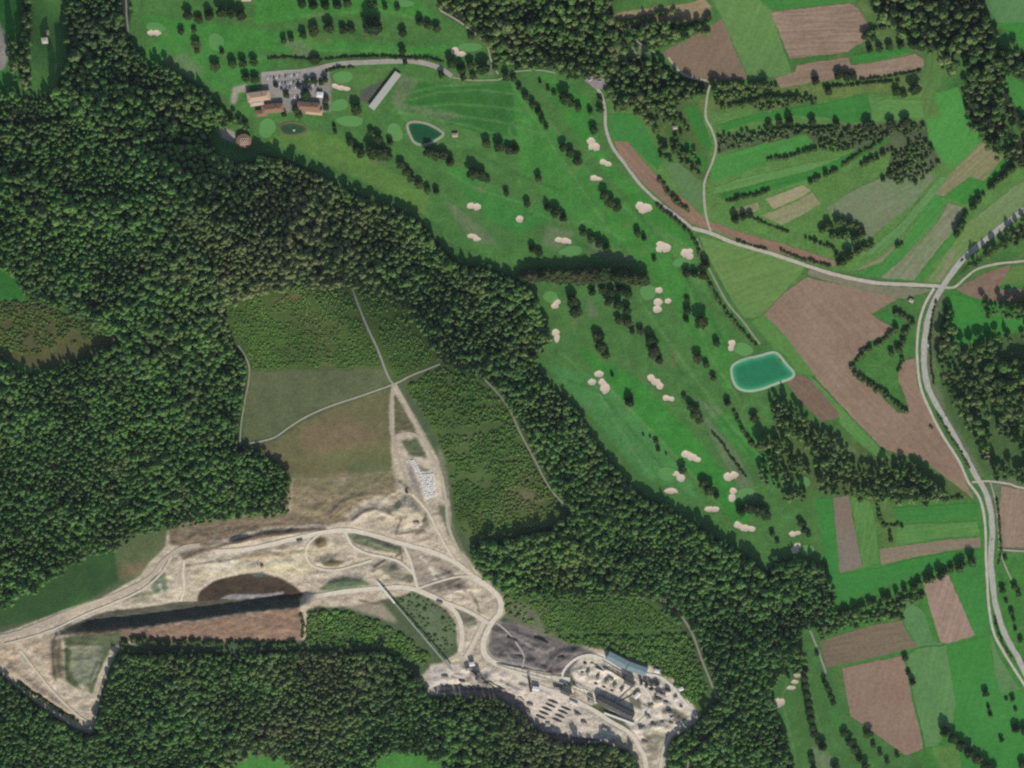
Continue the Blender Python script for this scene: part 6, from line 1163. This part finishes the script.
def excavator(px, py, ang, label):
    g = G(px, py); e = empty('excavator', g, math.radians(ang)); tag(e, label, 'excavator'); yl = mat_plain('#a8873e', .06, .5, 1, name='machine_paint')
    for y in (-1.2, 1.2): MB().taper(-1.9, 1.9, y - .3, y + .3, 0, -1.6, 1.6, y - .3, y + .3, .9).build('track', M_DARK, e)
    MB().taper(-1.9, 1.3, -1.3, 1.3, 1.0, -1.8, 1.2, -1.2, 1.2, 2.3).build('body', yl, e); MB().taper(.2, 1.5, .3, 1.25, 2.31, .35, 1.35, .35, 1.2, 3.2).build('cab', M_GLASS, e)
    b = MB(); b.tube((1.2, -.4, 2.0), (4.0, -.4, 4.4), .25, n=6); b.build('boom', yl, e); MB().tube((4.0, -.4, 4.4), (5.6, -.4, 2.0), .2, n=6).build('arm', yl, e); MB().taper(5.2, 6.0, -.9, .1, .9, 5.0, 6.2, -.9, .1, 2.0).build('bucket', M_STEEL, e)
excavator(407, 492, 30, 'excavator standing on the pale bank left of the stone yard'); excavator(262, 566, 160, 'excavator digging in the middle of the pale quarry floor')
def machine(px, py, ang, label, col='#8b8474'):
    g = G(px, py); e = empty('screening_machine', g, math.radians(ang)); tag(e, label, 'machine'); m = mat_plain(col, .08, .6, 1, .4, name='machine_paint')
    MB().taper(-3.2, 2.4, -1.1, 1.1, 1.2, -3.6, 2.6, -1.5, 1.5, 2.8).build('hopper', m, e); MB().box(-3.2, 3.2, -.9, .9, .7, 1.18).build('chassis', M_DARK, e)
    MB().taper(2.4, 6.2, -.5, .5, 1.3, 2.8, 6.4, -.4, .4, 2.0).build('discharge_belt', M_STEEL, e)
    for y in (-1, 1): MB().taper(-2.4, 2.4, y - .25, y + .25, -.1, -2.1, 2.1, y - .25, y + .25, .69).build('track', M_DARK, e)
for a in ((468, 667, 20, 'grey screening machine beside the conveyor head'), (486, 683, -30, 'grey screening machine on the dark bank', '#6d675d'), (503, 690, -20, 'tan screening machine on the pale bank', '#9a8d72'), (588, 672, 60, 'grey screening machine in the upper yard'), (598, 676, 70, 'dark screening machine in the upper yard', '#57534c'),
          (607, 681, 60, 'tan screening machine left of the yellow truck', '#9a8d72'), (615, 685, 65, 'grey screening machine right of the yellow truck'), (622, 688, 60, 'dark screening machine near the steep conveyor', '#57534c'), (666, 702, -10, 'grey screening machine in the right yard'), (672, 716, 30, 'pale screening machine near the right rim', '#aaa293'),
          (641, 727, 10, 'dark screening machine below the white shelter', '#57534c'), (520, 698, -35, 'pale screening machine above the parallel piles', '#aaa293'), (577, 713, -20, 'dark screening machine beside the right pile column', '#57534c'), (605, 728, -25, 'grey screening machine in the shade of the lower wood')):
    machine(*a)
for x, y, L, w_, h, c, lab in ((592, 663, 6, 4, 2, MPL, 'pale heap in the upper yard corner'), (600, 668, 16, 3, 2, MP_, 'long dark heap in front of the blue grey halls'), (612, 690, 5, 4, 2, MP_, 'small dark heap above the dark hall'), (604, 686, 5, 4, 2, MP_, 'small dark heap left above the dark hall'), (596, 683, 5, 4, 2, MP_, 'small dark heap near the left yard corner'),
                                (668, 689, 8, 5, 3, MP_, 'dark heap near the right rim hut'), (669, 710, 8, 6, 3, MP_, 'dark heap above the lower plant loop'), (681, 706, 5, 4, 2, MPL, 'pale heap against the right rim wood'), (530, 704, 9, 6, 3, MPL, 'pale heap left of the parallel piles'), (584, 722, 10, 6, 3, MPL, 'pale heap right of the parallel piles'), (462, 680, 10, 6, 3, MP_, 'dark heap on the bank under the conveyor head'), (445, 676, 10, 6, 3, MPL, 'pale heap at the left end of the plant')):
    pile(x, y, L, w_, h, -25, c, lab)
# thin blue air between the satellite and the ground
hz = MB().box(-13000, 13000, -13000, 13000, -180, 4600).build('haze', None)
hm = bpy.data.materials.new('haze_air'); hm.use_nodes = True; hn = hm.node_tree; hn.nodes.clear()
ho = hn.nodes.new('ShaderNodeOutputMaterial'); hv = hn.nodes.new('ShaderNodeVolumePrincipled'); hv.inputs['Color'].default_value = (.72, .86, 1, 1); hv.inputs['Density'].default_value = 8.5e-6; hv.inputs['Anisotropy'].default_value = .2
hn.links.new(hv.outputs[0], ho.inputs['Volume']); hz.data.materials.append(hm); tag(hz, 'thin pale blue haze over the whole landscape', 'haze', kind='stuff')
print('objects', len(bpy.data.objects))
